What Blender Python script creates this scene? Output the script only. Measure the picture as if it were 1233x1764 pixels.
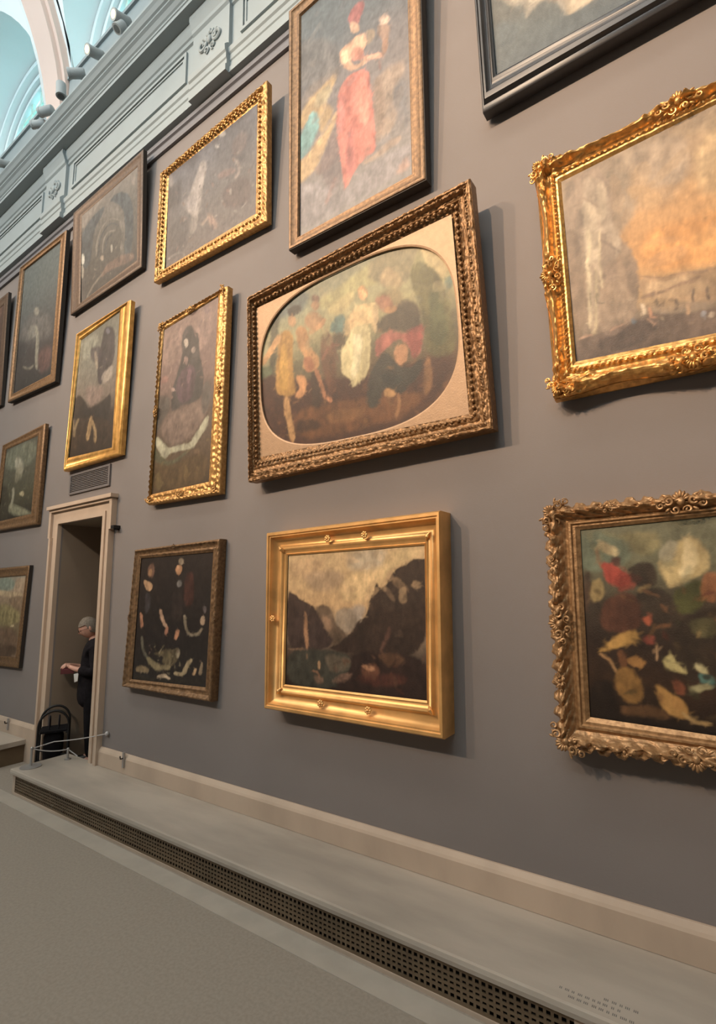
import bpy, bmesh, math, random
import numpy as np
from mathutils import Vector, Matrix, noise
random.seed(7)
scene = bpy.context.scene
for o in list(bpy.data.objects): bpy.data.objects.remove(o)
COL = scene.collection
PI = math.pi

# ---------------------------------------------------------------- camera
cam_data = bpy.data.cameras.new('camera')
cam = bpy.data.objects.new('camera', cam_data); COL.objects.link(cam)
Rm = Matrix(((0.82302484, 0.10389268, 0.55842316), (0.56766097, -0.1162148, -0.81501850), (-0.01977742, 0.98777550, -0.15462348)))
cam.matrix_world = Matrix.Translation((0, -2.8, 1.83)) @ Rm.to_4x4()
cam_data.sensor_fit = 'HORIZONTAL'; cam_data.sensor_width = 36; cam_data.lens = 860/1233*36
cam_data.clip_start = .05; cam_data.clip_end = 100
scene.camera = cam

# ---------------------------------------------------------------- view, world, lights
scene.view_settings.view_transform = 'Standard'; scene.view_settings.look = 'None'
scene.view_settings.gamma = 1; scene.view_settings.use_curve_mapping = False
scene.view_settings.exposure = 0.0
world = bpy.data.worlds.new('world'); scene.world = world; world.use_nodes = True
world.node_tree.nodes['Background'].inputs[0].default_value = (.5, .75, .85, 1)
world.node_tree.nodes['Background'].inputs[1].default_value = 1.0

def aim(o, target):
    d = Vector(target) - o.location
    o.rotation_euler = d.to_track_quat('-Z', 'Y').to_euler()
def spot(loc, target, power, color, deg, blend=.6, radius=.12):
    l = bpy.data.lights.new('gallery_spot', 'SPOT'); l.energy = power; l.color = color
    l.spot_size = math.radians(deg); l.spot_blend = blend; l.shadow_soft_size = radius
    o = bpy.data.objects.new('gallery_spot', l); COL.objects.link(o); o.location = loc; aim(o, target)
def area(loc, target, power, color, sx, sy):
    l = bpy.data.lights.new('area_fill', 'AREA'); l.energy = power; l.color = color
    l.shape = 'RECTANGLE'; l.size = sx; l.size_y = sy
    o = bpy.data.objects.new('area_fill', l); COL.objects.link(o); o.location = loc; aim(o, target)
WARM = (1.0, .68, .42)
# lamps of the track along the opposite cornice
spot((-11.5, -8.5, 8.4), (-7.2, 0, 5.0), 2000, WARM, 50, 1.0)
spot((-8.0, -8.5, 8.4), (-3.9, 0, 5.0), 2500, WARM, 50, 1.0)
spot((-5.2, -8.5, 8.4), (-1.2, 0, 4.9), 2900, WARM, 50, 1.0)
spot((-2.4, -8.5, 8.4), (1.6, 0, 5.0), 3050, WARM, 52, 1.0)
spot((1.5, -8.5, 8.4), (-5.9, .4, 1.6), 900, WARM, 13, .7)
# area fills without fixtures, added for the floor, the vault and the wall top
area((-4.5, -4.6, 12.5), (-4.5, -4.6, 0), 450, (1.0, .86, .72), 14, 1.6)  # warm fill added from above for the floor and lower wall
area((-4.5, -8.6, 8.3), (-4.5, -2.2, 11.5), 640, (.80, .95, 1.0), 14, .5)  # cool uplight added to brighten the vault
area((-3.5, -9.0, 10.0), (-3.5, 0, 6.8), 260, (.70, .86, 1.0), 12, .8)  # cool wash added before the opposite lunettes to blue the wall top

# ---------------------------------------------------------------- materials
def lin(h):
    c = [int(h[i:i+2], 16)/255 for i in (0, 2, 4)]
    return tuple(x/12.92 if x <= .04045 else ((x+.055)/1.055)**2.4 for x in c)
def material(name, color, rough=.6, metal=0., var=.0, scale=8., bump=0., bscale=40., spec=.5, dark=None, stretch=None):
    m = bpy.data.materials.new(name); m.use_nodes = True
    nt = m.node_tree; b = nt.nodes['Principled BSDF']
    if isinstance(color, str): color = lin(color)
    b.inputs['Base Color'].default_value = (*color, 1)
    b.inputs['Roughness'].default_value = rough; b.inputs['Metallic'].default_value = metal
    b.inputs['Specular IOR Level'].default_value = spec
    tc = nt.nodes.new('ShaderNodeTexCoord')
    vec = tc.outputs['Object']
    if stretch:
        mp = nt.nodes.new('ShaderNodeMapping'); mp.inputs['Scale'].default_value = stretch
        nt.links.new(vec, mp.inputs['Vector']); vec = mp.outputs['Vector']
    if var or dark:
        n = nt.nodes.new('ShaderNodeTexNoise'); n.inputs['Scale'].default_value = scale; n.inputs['Detail'].default_value = 6
        nt.links.new(vec, n.inputs['Vector'])
        r = nt.nodes.new('ShaderNodeValToRGB')
        dk = tuple(.45*d_+.55*c_ for d_, c_ in zip(lin(dark), color)) if dark else tuple(c*(1-var) for c in color)
        r.color_ramp.elements[0].position = .35; r.color_ramp.elements[0].color = (*dk, 1)
        r.color_ramp.elements[1].position = .62; r.color_ramp.elements[1].color = (*[min(1, c*(1+var*.4)) for c in color], 1)
        nt.links.new(n.outputs['Fac'], r.inputs['Fac']); nt.links.new(r.outputs['Color'], b.inputs['Base Color'])
    if bump:
        n2 = nt.nodes.new('ShaderNodeTexNoise'); n2.inputs['Scale'].default_value = bscale; n2.inputs['Detail'].default_value = 4
        nt.links.new(tc.outputs['Object'], n2.inputs['Vector'])
        bp = nt.nodes.new('ShaderNodeBump'); bp.inputs['Strength'].default_value = bump; bp.inputs['Distance'].default_value = .01
        nt.links.new(n2.outputs['Fac'], bp.inputs['Height']); nt.links.new(bp.outputs['Normal'], b.inputs['Normal'])
    return m
def emitter(name, color, strength):
    m = bpy.data.materials.new(name); m.use_nodes = True
    b = m.node_tree.nodes['Principled BSDF']; c = lin(color)
    b.inputs['Base Color'].default_value = (*c, 1)
    b.inputs['Emission Color'].default_value = (*c, 1); b.inputs['Emission Strength'].default_value = strength
    return m
M = {}
M['wall'] = material('grey_wall_paint', (.208, .182, .170), .75, var=.05, scale=1.2, bump=.05, bscale=120, spec=.25)
M['rail'] = material('rail_paint', (.170, .165, .175), .55, spec=.3)
M['white'] = material('pale_plaster', (.30, .335, .34), .6, var=.04, scale=2, spec=.3)
M['vault'] = material('vault_plaster', (.80, .86, .87), .8, var=.03, scale=1.0, spec=.2)
M['rib'] = material('warm_lit_rib', (.72, .55, .48), .7, var=.03, scale=1.0, spec=.2)  # warm lamp light on the ribs is put into this colour
M['muntin'] = material('window_bar_paint', (.60, .74, .66), .6)
M['glass'] = emitter('daylit_glass', 'a0dce2', 1.7)
M['floor'] = material('terrazzo', (.33, .275, .22), .45, var=.10, scale=60, spec=.35)
M['border'] = material('floor_border_marble', (.44, .375, .305), .4, var=.08, scale=6, spec=.4)
M['marble'] = material('beige_marble', (.41, .345, .28), .35, var=.22, scale=1.7, spec=.45, stretch=(.6, 2.2, 1.5))
M['travertine'] = material('door_casing_stone', (.50, .38, .285), .55, var=.12, scale=3, spec=.35, stretch=(1, 1, .4))
M['jamb'] = material('passage_plaster', (.26, .20, .145), .8, var=.05, scale=2)
M['grille'] = material('bronze_grille', (.16, .11, .065), .45, metal=.3, var=.2, scale=5)
M['void'] = material('recess_shade', (.012, .010, .009), .9)  # shade inside the ledge as a near-black colour
M['gold'] = material('bright_gilding', (.50, .285, .10), .42, metal=.6, dark='6e451c', var=.12, scale=40, bump=.15, bscale=60)
M['gold_bright'] = material('burnished_gilding', (.72, .40, .13), .36, metal=.68, dark='6e451c', var=.12, scale=40, bump=.15, bscale=60)
M['gold_yellow'] = material('yellow_gilding', (.80, .46, .14), .36, metal=.65, dark='8a5a1c', var=.15, scale=12, bump=.12, bscale=50)
M['gold_soft'] = material('satin_gilding', (.80, .45, .165), .42, metal=.6, var=.18, scale=7, bump=.05, bscale=40)
M['gold_old'] = material('old_gilding', (.27, .15, .065), .45, metal=.5, dark='3e2614', var=.2, scale=45, bump=.3, bscale=90)
M['mat_gold'] = material('spandrel_gilding', (.38, .245, .145), .55, metal=.3, var=.08, scale=30, bump=.15, bscale=120)
M['gold_pale'] = material('rubbed_gilding', (.42, .25, .12), .45, metal=.5, dark='593618', var=.2, scale=45, bump=.25, bscale=80)
M['bronze'] = material('dark_gilt_wood', (.22, .128, .062), .5, metal=.4, dark='2c1a10', var=.2, scale=40, bump=.1)
M['brown'] = material('brown_wood', (.11, .068, .043), .5, metal=.15, dark='2a1a12', var=.2, scale=40)
M['black'] = material('black_lacquer_wood', (.035, .034, .036), .35, var=.2, scale=8, spec=.5)
M['side'] = material('dark_stained_side', (.030, .022, .016), .7)
M['lamp_grey'] = material('lamp_housing', (.34, .36, .36), .5)
M['lamp_dark'] = material('lamp_baffle', (.10, .11, .11), .6)
M['print'] = material('faded_print', (.16, .145, .13), .7)
M['lamp_on'] = emitter('lit_lamp_lens', 'ffdf9c', 3.5)
M['steel'] = material('brushed_steel', (.42, .40, .38), .4, metal=.6)
M['cord'] = material('grey_elastic_cord', (.45, .42, .40), .6)
M['black_cloth'] = material('black_cloth', (.008, .007, .008), .95, var=.3, scale=20, spec=.15)
M['black_knit'] = material('black_knit', (.013, .011, .013), .95, var=.3, scale=30, bump=.2, spec=.15)
M['skin'] = material('skin', (.55, .30, .22), .5, var=.08, scale=12)
M['hair'] = material('grey_hair', (.17, .14, .11), .8, scale=60, var=.3, bump=.2, bscale=90)
M['red_leather'] = material('dark_red_leather', (.10, .02, .022), .45, var=.2, scale=10)
M['paper'] = material('white_paper', (.7, .68, .64), .7)
M['plastic_black'] = material('black_plastic', (.012, .011, .011), .5, spec=.3)
M['vent'] = material('vent_paint', (.150, .134, .130), .7, spec=.2)
M['shoe'] = material('black_leather', (.015, .014, .014), .4)

# ---------------------------------------------------------------- helpers
class MB:
    def __init__(s): s.v = []; s.f = []
    def add(s, vs, fs):
        n = len(s.v); s.v += [tuple(v) for v in vs]; s.f += [tuple(i+n for i in f) for f in fs]
    def box(s, x0, x1, y0, y1, z0, z1):
        s.add([(x0,y0,z0),(x1,y0,z0),(x1,y1,z0),(x0,y1,z0),(x0,y0,z1),(x1,y0,z1),(x1,y1,z1),(x0,y1,z1)],
              [(0,3,2,1),(4,5,6,7),(0,1,5,4),(1,2,6,5),(2,3,7,6),(3,0,4,7)])
    def tube(s, pts, r, n=10, cap=True):
        pts = [Vector(p) for p in pts]; rs = r if isinstance(r, (list, tuple)) else [r]*len(pts)
        rings = []; up = None
        for i, p in enumerate(pts):
            d = (pts[min(i+1, len(pts)-1)] - pts[max(i-1, 0)]).normalized()
            a = d.orthogonal().normalized() if up is None else (up - d*up.dot(d)).normalized()
            up = a; b = d.cross(a)
            rings.append([p + (a*math.cos(t)+b*math.sin(t))*rs[i] for t in [2*PI*k/n for k in range(n)]])
        vs = [v for R in rings for v in R]
        fs = [(i*n+k, i*n+(k+1)%n, (i+1)*n+(k+1)%n, (i+1)*n+k) for i in range(len(pts)-1) for k in range(n)]
        if cap: fs += [tuple(range(n))[::-1], tuple((len(pts)-1)*n+k for k in range(n))]
        s.add(vs, fs)
    def ell(s, c, r, mat=None, nu=12, nv=8):
        c = Vector(c); vs = []; fs = []
        for j in range(1, nv):
            t = PI*j/nv
            for i in range(nu):
                a = 2*PI*i/nu; p = Vector((r[0]*math.sin(t)*math.cos(a), r[1]*math.sin(t)*math.sin(a), r[2]*math.cos(t)))
                vs.append(c + (mat @ p if mat else p))
        for j in range(nv-2):
            for i in range(nu): fs.append((j*nu+i, (j+1)*nu+i, (j+1)*nu+(i+1)%nu, j*nu+(i+1)%nu))
        top = Vector((0,0,r[2])); vs += [c+(mat@top if mat else top), c-(mat@top if mat else top)]
        T = len(vs)-2
        for i in range(nu): fs += [(T, i, (i+1)%nu), (T+1, (nv-2)*nu+(i+1)%nu, (nv-2)*nu+i)]
        s.add(vs, fs)
    def sweep(s, prof, x0, x1, cap=True):
        n = len(prof)
        s.add([(x0, y, z) for y, z in prof]+[(x1, y, z) for y, z in prof],
              [(i, (i+1)%n, n+(i+1)%n, n+i) for i in range(n)] + ([tuple(range(n))[::-1], tuple(range(n, 2*n))] if cap else []))
    def build(s, name, mat, parent=None, smooth=False, origin=None):
        me = bpy.data.meshes.new(name); vs = s.v
        if origin is not None: ox = Vector(origin); vs = [tuple(Vector(v)-ox) for v in vs]
        me.from_pydata(vs, [], s.f); me.update()
        bm = bmesh.new(); bm.from_mesh(me); bmesh.ops.recalc_face_normals(bm, faces=bm.faces); bm.to_mesh(me); bm.free()
        if smooth:
            me.polygons.foreach_set('use_smooth', [True]*len(me.polygons))
            if smooth != 'all': me.set_sharp_from_angle(angle=math.radians(50))
        me.materials.append(M[mat] if isinstance(mat, str) else mat)
        o = bpy.data.objects.new(name, me); COL.objects.link(o)
        if parent is not None: o.parent = parent
        if origin is not None: o.location = origin
        return o
def struct(o): o['kind'] = 'structure'; return o
def thing(name, label, cat, loc=(0,0,0), rz=0, group=None):
    o = bpy.data.objects.new(name, None); COL.objects.link(o); o.location = loc; o.rotation_euler = (0,0,rz)
    o.empty_display_size = .1
    return tag(o, label, cat, group)
def tag(o, label, cat, group=None):
    o['label'] = label; o['category'] = cat
    if group: o['group'] = group
    return o
def child(mb, name, mat, parent, smooth=False, label=None):
    """build from world coordinates under a parent that sits at parent.location (no rotation)"""
    off = parent.location.copy(); p = parent.parent
    while p is not None: off += p.location; p = p.parent
    mb.v = [tuple(Vector(v)-off) for v in mb.v]
    o = mb.build(name, mat, parent, smooth)
    if label: o['label'] = label
    return o
PICTURES = {}
PICTURES['far_hills'] = dict(outer=[(-8.761, -0.05, 2.203), (-6.741, -0.05, 2.206), (-6.81, -0.05, 0.997), (-8.971, -0.05, 0.961)], inner=[(-8.562, -0.035, 2.082), (-6.834, -0.035, 2.09), (-6.934, -0.035, 1.114), (-8.831, -0.035, 1.079)], t_out=0.05, t_in=0.035, size=(1.813, 1.006), bg=[('8a6f55', 0.0), ('6f5c40', 0.3), ('7d6a48', 0.55), ('a08468', 0.8), ('8f8470', 1.0)],
 strokes=[
('7d8674',22,0.9,[689,1010,1488,990,1515,819,772,823]),
('a88c6c',14,0.8,[1494,971,1834,984,1831,800,1498,782]),
('b59a72',11,0.8,[760,850,1399,816,1752,789,1794,739,1304,748,789,783]),
('7a6248',14,0.9,[1308,735,1814,763,1836,544,1651,569]),
('8a7a4c',21,0.9,[845,652,1394,658,1768,544,1783,398,961,366]),
('6a503a',26,0.9,[971,340,1770,350,1837,15,1107,-14]),
('4c3826',20,0.8,[1050,136,1772,156,1803,1,1111,-27]),
('c9b080',5,0.7,[1648,379,1644,370,1628,364,1604,361,1579,363,1559,369,1549,378,1553,386,1570,393,1594,395,1619,393,1639,387]),
 ])
PICTURES['small_figures'] = dict(outer=[(-7.782, -0.08, 3.9), (-6.556, -0.08, 3.957), (-6.628, -0.05, 2.7), (-7.908, -0.05, 2.713)], inner=[(-7.691, -0.06, 3.831), (-6.77, -0.06, 3.847), (-6.842, -0.03, 2.854), (-7.842, -0.03, 2.845)], t_out=0.05, t_in=0.03, size=(0.960, 0.997), bg=[('2a241a', 0.0), ('4a4632', 0.3), ('4e4c3c', 0.6), ('4c4a3e', 1.0)],
 strokes=[
('6a6c58',32,0.8,[-58,970,924,984,932,641,20,694]),
('96907a',19,0.8,[583,685,602,626,583,585,531,574,460,596,387,645,333,709,312,770,331,812,385,822,459,799,532,749]),
('7a745c',21,0.7,[353,664,570,703,586,502,374,459]),
('a09a80',11,0.7,[321,417,341,265,303,147,372,132,411,252,392,406]),
('8a8668',20,0.7,[261,224,723,93,1043,-16,529,19,264,98]),
('a89870',10,0.7,[706,288,698,275,673,267,635,269,596,278,565,293,551,309,559,323,585,330,623,329,662,319,692,304]),
('3a3426',26,0.8,[-53,523,208,433,323,-33,33,-2]),
 ])
PICTURES['sliver'] = dict(outer=[(-9.686, -0.1, 6.283), (-8.033, -0.1, 6.283), (-8.063, -0.05, 4.562), (-9.706, -0.05, 4.564)], inner=[(-9.443, -0.085, 6.116), (-8.186, -0.085, 6.151), (-8.247, -0.035, 4.672), (-9.567, -0.035, 4.695)], t_out=0.05, t_in=0.035, size=(1.288, 1.454), bg=[('3c3028', 0.0), ('4a3a30', 0.5), ('5a4034', 1.0)],
 strokes=[
('7a5846',29,0.8,[590,1741,1190,1574,1207,1270,670,1335]),
('2e2620',32,0.8,[758,879,1288,779,1354,-19,910,77]),
 ])
PICTURES['dark_cloaked'] = dict(outer=[(-7.611, -0.13, 6.486), (-6.269, -0.13, 6.461), (-6.404, -0.07, 4.477), (-7.77, -0.07, 4.521)], inner=[(-7.525, -0.1, 6.422), (-6.461, -0.1, 6.401), (-6.569, -0.04, 4.625), (-7.683, -0.04, 4.629)], t_out=0.07, t_in=0.04, size=(1.090, 1.791), bg=[('2e2e2e', 0.0), ('3c3838', 0.25), ('4a4c4c', 0.5), ('58605e', 0.8), ('5a6260', 1.0)],
 strokes=[  # lifted cool greys include skylight glare on the varnish
('6a6560',68,0.6,[88,954,468,1076,993,773,977,524,74,713]),
('8c8778',16,0.7,[583,1011,577,987,551,976,511,982,469,1002,435,1033,419,1065,425,1090,452,1101,492,1095,535,1073,568,1043]),
('77746a',21,0.8,[576,701,527,669,453,664,374,685,311,729,280,783,293,833,344,864,420,869,499,846,560,802,589,749]),
('8e8a78',13,0.7,[465,832,561,649,557,443,597,200,685,177,647,416,651,623,555,813]),
('86806e',13,0.6,[198,320,422,234,568,249,529,280,408,263,210,342]),
('6c4a44',42,0.6,[625,449,1044,403,1014,89,704,121]),
('2c2c2e',48,0.7,[-116,769,313,670,133,402,-91,194]),
 ])
PICTURES['arches'] = dict(outer=[(-6.092, -0.14, 6.608), (-4.584, -0.14, 6.652), (-4.634, -0.06, 5.308), (-6.147, -0.06, 5.28)], inner=[(-5.917, -0.12, 6.496), (-4.716, -0.12, 6.524), (-4.742, -0.04, 5.441), (-5.944, -0.04, 5.364)], t_out=0.06, t_in=0.04, size=(1.203, 1.110), bg=[('4c4640', 0.0), ('5c564e', 0.4), ('6c655c', 0.7), ('80766c', 1.0)],
 strokes=[  # colours carry the veiling glare of the skylight
('8c8074',14,0.8,[-51,1158,1154,1167,1150,862,944,1211,649,1129,390,1080,8,896]),
('505456',10,0.85,[-44,465,-48,845,175,971,546,1000,495,921,284,797,205,358]),
('4e5356',9,0.9,[623,991,748,1017,942,959,1104,771,1123,435,1050,56,935,108,962,586,893,779,748,927]),
('7c746a',9,0.8,[546,955,772,885,916,709,962,500,911,118,840,150,890,478,820,656,648,815]),
('8a8072',6,0.7,[354,438,380,646,508,760,676,763,838,639,849,650,669,783,482,782,349,664,323,454]),
('4c4e50',6,0.8,[404,416,430,608,556,693,699,694,813,596,825,602,695,710,536,711,404,623,378,429]),
('8a8072',6,0.7,[482,410,507,572,629,627,770,558,770,572,615,646,483,587,456,423]),
('4e5052',6,0.7,[535,414,585,548,707,560,686,583,557,568,505,431]),
('b0a898',6,0.9,[698,384,695,360,687,346,676,344,665,356,657,378,654,404,657,428,665,442,676,444,688,432,696,410]),
('c9c2b2',6,0.9,[78,531,73,500,57,483,34,483,12,502,-5,534,-11,570,-6,602,11,619,33,619,56,600,72,568]),
('b0a492',6,0.8,[66,374,61,332,47,305,28,302,8,322,-7,360,-13,407,-8,449,6,476,26,480,46,459,60,420]),
('bda890',7,0.8,[510,348,505,334,490,329,469,334,449,348,433,366,428,384,433,398,448,403,469,398,490,384,505,366]),
('8a6a58',11,0.6,[596,259,936,204,1119,133,1118,38,646,139,392,135]),
('8c8070',7,0.7,[143,5,302,110,509,164,481,188,271,134,109,27]),
('5a5450',17,0.7,[-43,316,124,276,99,-30,-40,24]),
 ])
PICTURES['rearing'] = dict(outer=[(-5.854, -0.11, 4.908), (-4.726, -0.11, 4.932), (-4.833, -0.07, 3.265), (-6.008, -0.07, 3.261)], inner=[(-5.795, -0.08, 4.821), (-4.974, -0.08, 4.901), (-5.039, -0.04, 3.378), (-5.972, -0.04, 3.421)], t_out=0.07, t_in=0.04, size=(0.876, 1.467), bg=[('35291e', 0.0), ('3c3028', 0.25), ('7a6a5c', 0.45), ('7c786a', 0.7), ('6c6a5c', 1.0)],
 strokes=[
('8c8a78',25,0.7,[-82,1471,461,1401,330,1155,24,1166]),
('3a3236',13,0.9,[543,1414,712,1371,805,1251,802,915,653,876,555,733,487,795,433,1031,492,1189]),
('4a4044',14,0.8,[223,1284,485,1235,595,1023,345,1059]),
('9a8a74',12,0.7,[345,1195,408,1196,482,971,425,945]),
('a89888',13,0.6,[537,868,802,915,780,777,595,722]),
('8c7468',23,0.7,[171,840,635,712,578,557,343,548]),
('2e2824',13,0.95,[-67,718,98,768,247,638,347,525,654,560,796,629,794,305,682,326,364,412,-41,476]),
('3c2e22',16,0.9,[-46,500,789,346,804,44,2,29]),
('b08c58',8,0.8,[373,435,348,288,328,161,400,143,420,268,446,413]),
('a88858',8,0.8,[402,378,487,236,497,110,550,101,541,230,455,376]),
('98805a',9,0.7,[107,472,40,369,40,253,92,241,92,352,157,451]),
('98805a',9,0.7,[-18,470,18,347,61,340,26,462]),
('6a4430',9,0.7,[-187,653,-191,642,-206,637,-229,639,-254,649,-273,663,-283,677,-279,689,-263,694,-240,691,-215,681,-196,667]),
('8a8694',8,0.6,[678,1319,675,1303,661,1295,640,1298,618,1311,601,1330,593,1351,596,1367,610,1375,631,1371,653,1358,670,1339]),
 ])
PICTURES['battle'] = dict(outer=[(-4.185, -0.17, 6.108), (-2.661, -0.17, 6.188), (-2.742, -0.08, 4.932), (-4.35, -0.08, 4.996)], inner=[(-4.088, -0.14, 6.058), (-2.817, -0.14, 6.085), (-2.894, -0.05, 5.092), (-4.214, -0.05, 5.107)], t_out=0.08, t_in=0.05, size=(1.296, 0.981), bg=[('6c625e', 0.0), ('66605e', 0.4), ('625e60', 0.7), ('5e5e66', 1.0)],
 strokes=[  # skylight haze on the varnish is mixed into these greys
('4e4a4c',32,0.6,[628,1129,1219,1039,1220,496,776,675]),
('a49a94',14,0.75,[530,872,620,801,572,662,543,467,477,335,404,390,289,512,393,679,461,788]),
('8a8280',14,0.7,[209,622,432,589,473,452,290,488]),
('90867e',13,0.6,[402,438,511,389,481,218,376,193]),
('b0aca8',7,0.8,[877,937,871,927,854,926,831,935,807,952,790,972,783,990,789,1000,806,1001,830,991,854,974,871,955]),
('a8a4a0',7,0.8,[782,874,779,867,769,865,755,870,741,880,731,892,727,904,731,911,741,913,754,908,768,898,778,885]),
('4a4442',22,0.7,[-37,839,236,853,211,572,-25,631]),
('886a62',13,0.6,[761,615,973,576,1037,501,812,544]),
('a08c84',9,0.6,[960,661,1035,583,1050,497,991,465,1022,436,1086,474,1069,578,984,670]),
('5a4844',21,0.6,[847,461,1220,412,1220,120,851,239]),
('988478',9,0.6,[571,214,678,253,731,109,781,100,694,280,530,256]),
('94786a',13,0.6,[616,342,754,193,789,91,655,169]),
('8e8682',13,0.6,[88,878,84,849,67,834,43,838,18,858,-1,891,-10,927,-5,957,12,971,36,968,61,946,80,914]),
('4c4848',28,0.6,[25,460,368,383,309,58,47,64]),
('8c8480',9,0.6,[92,86,200,91,306,27,314,41,194,112,74,109]),
('74605a',19,0.5,[970,845,1158,831,1159,656,973,643]),
('3e3c40',25,0.5,[268,985,453,1009,493,891,349,845]),
 ])
PICTURES['cloud_figure'] = dict(outer=[(-4.16, -0.11, 4.461), (-3.181, -0.11, 4.492), (-3.271, -0.07, 2.653), (-4.289, -0.07, 2.669)], inner=[(-4.128, -0.09, 4.398), (-3.326, -0.09, 4.457), (-3.434, -0.05, 2.778), (-4.28, -0.05, 2.772)], t_out=0.07, t_in=0.05, size=(0.825, 1.658), bg=[('4e3c24', 0.0), ('5a4630', 0.2), ('5c4c40', 0.4), ('785e56', 0.65), ('80685e', 1.0)],
 strokes=[
('8a7064',18,0.7,[-29,1634,275,1571,286,1278,64,1219,-50,1448]),
('8c7268',16,0.6,[549,1620,738,1620,730,1251,618,1265]),
('907468',15,0.7,[651,1316,629,1242,557,1208,450,1222,335,1283,244,1378,202,1479,224,1557,304,1590,416,1569,530,1503,615,1410]),
('3c3836',8,0.95,[303,1494,358,1553,438,1548,495,1461,567,1409,583,1227,631,1112,672,952,658,787,512,765,356,794,281,757,207,783,197,966,264,1102,327,1263]),
('584048',10,0.8,[338,1156,495,1156,565,1009,528,798,335,800,254,1002]),
('b0a090',4,0.85,[407,1378,405,1355,395,1342,379,1341,362,1354,348,1376,341,1402,343,1425,354,1438,370,1438,387,1426,401,1404]),
('a08c80',4,0.8,[523,1267,520,1251,511,1243,496,1243,481,1253,469,1269,463,1288,465,1303,475,1312,490,1311,505,1301,517,1285]),
('8c7068',6,0.8,[367,1263,430,1229,417,1156,364,1199]),
('84606a',6,0.8,[450,1120,502,1079,456,955,411,1018]),
('b8988c',4,0.9,[253,979,249,971,238,967,221,970,204,977,191,988,185,999,189,1007,201,1010,217,1007,234,1000,247,989]),
('7a6458',20,0.85,[97,759,398,758,732,767,743,621,576,471,432,417,236,433,51,627]),
('4a4640',18,0.8,[-58,987,179,946,199,772,62,703,-6,575]),
('4c4a46',11,0.7,[648,911,773,922,774,684,674,591]),
('a8a488',7,0.9,[-59,573,59,560,178,419,394,412,527,397,611,487,761,617,770,510,653,418,569,341,401,350,243,368,189,316,104,358]),
('5a5c40',10,0.8,[-65,535,81,375,234,270,496,331,533,336,445,281,220,223,6,312]),
('5c4626',16,0.9,[-37,320,257,241,768,302,775,-7,-40,10]),
('8a6a48',6,0.6,[667,298,662,287,649,281,629,282,608,289,593,301,586,314,591,325,605,331,625,330,645,323,660,311]),
('7a6034',9,0.7,[527,123,526,88,518,63,504,56,488,68,475,96,467,133,468,169,476,193,490,201,506,188,520,160]),
('6e5a30',8,0.6,[137,112,136,68,123,38,102,29,78,44,57,80,45,126,46,170,59,201,80,209,105,193,125,157]),
('8c7064',7,0.6,[147,1540,142,1529,126,1527,102,1532,77,1545,58,1561,49,1577,55,1587,72,1589,96,1584,121,1571,140,1555]),
('6c585a',8,0.6,[703,1583,700,1560,688,1546,669,1547,649,1562,633,1586,626,1615,629,1639,641,1652,660,1651,680,1636,696,1612]),
('8e5e52',9,0.6,[26,1177,136,1142,122,1081,13,1114]),
 ])
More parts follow.
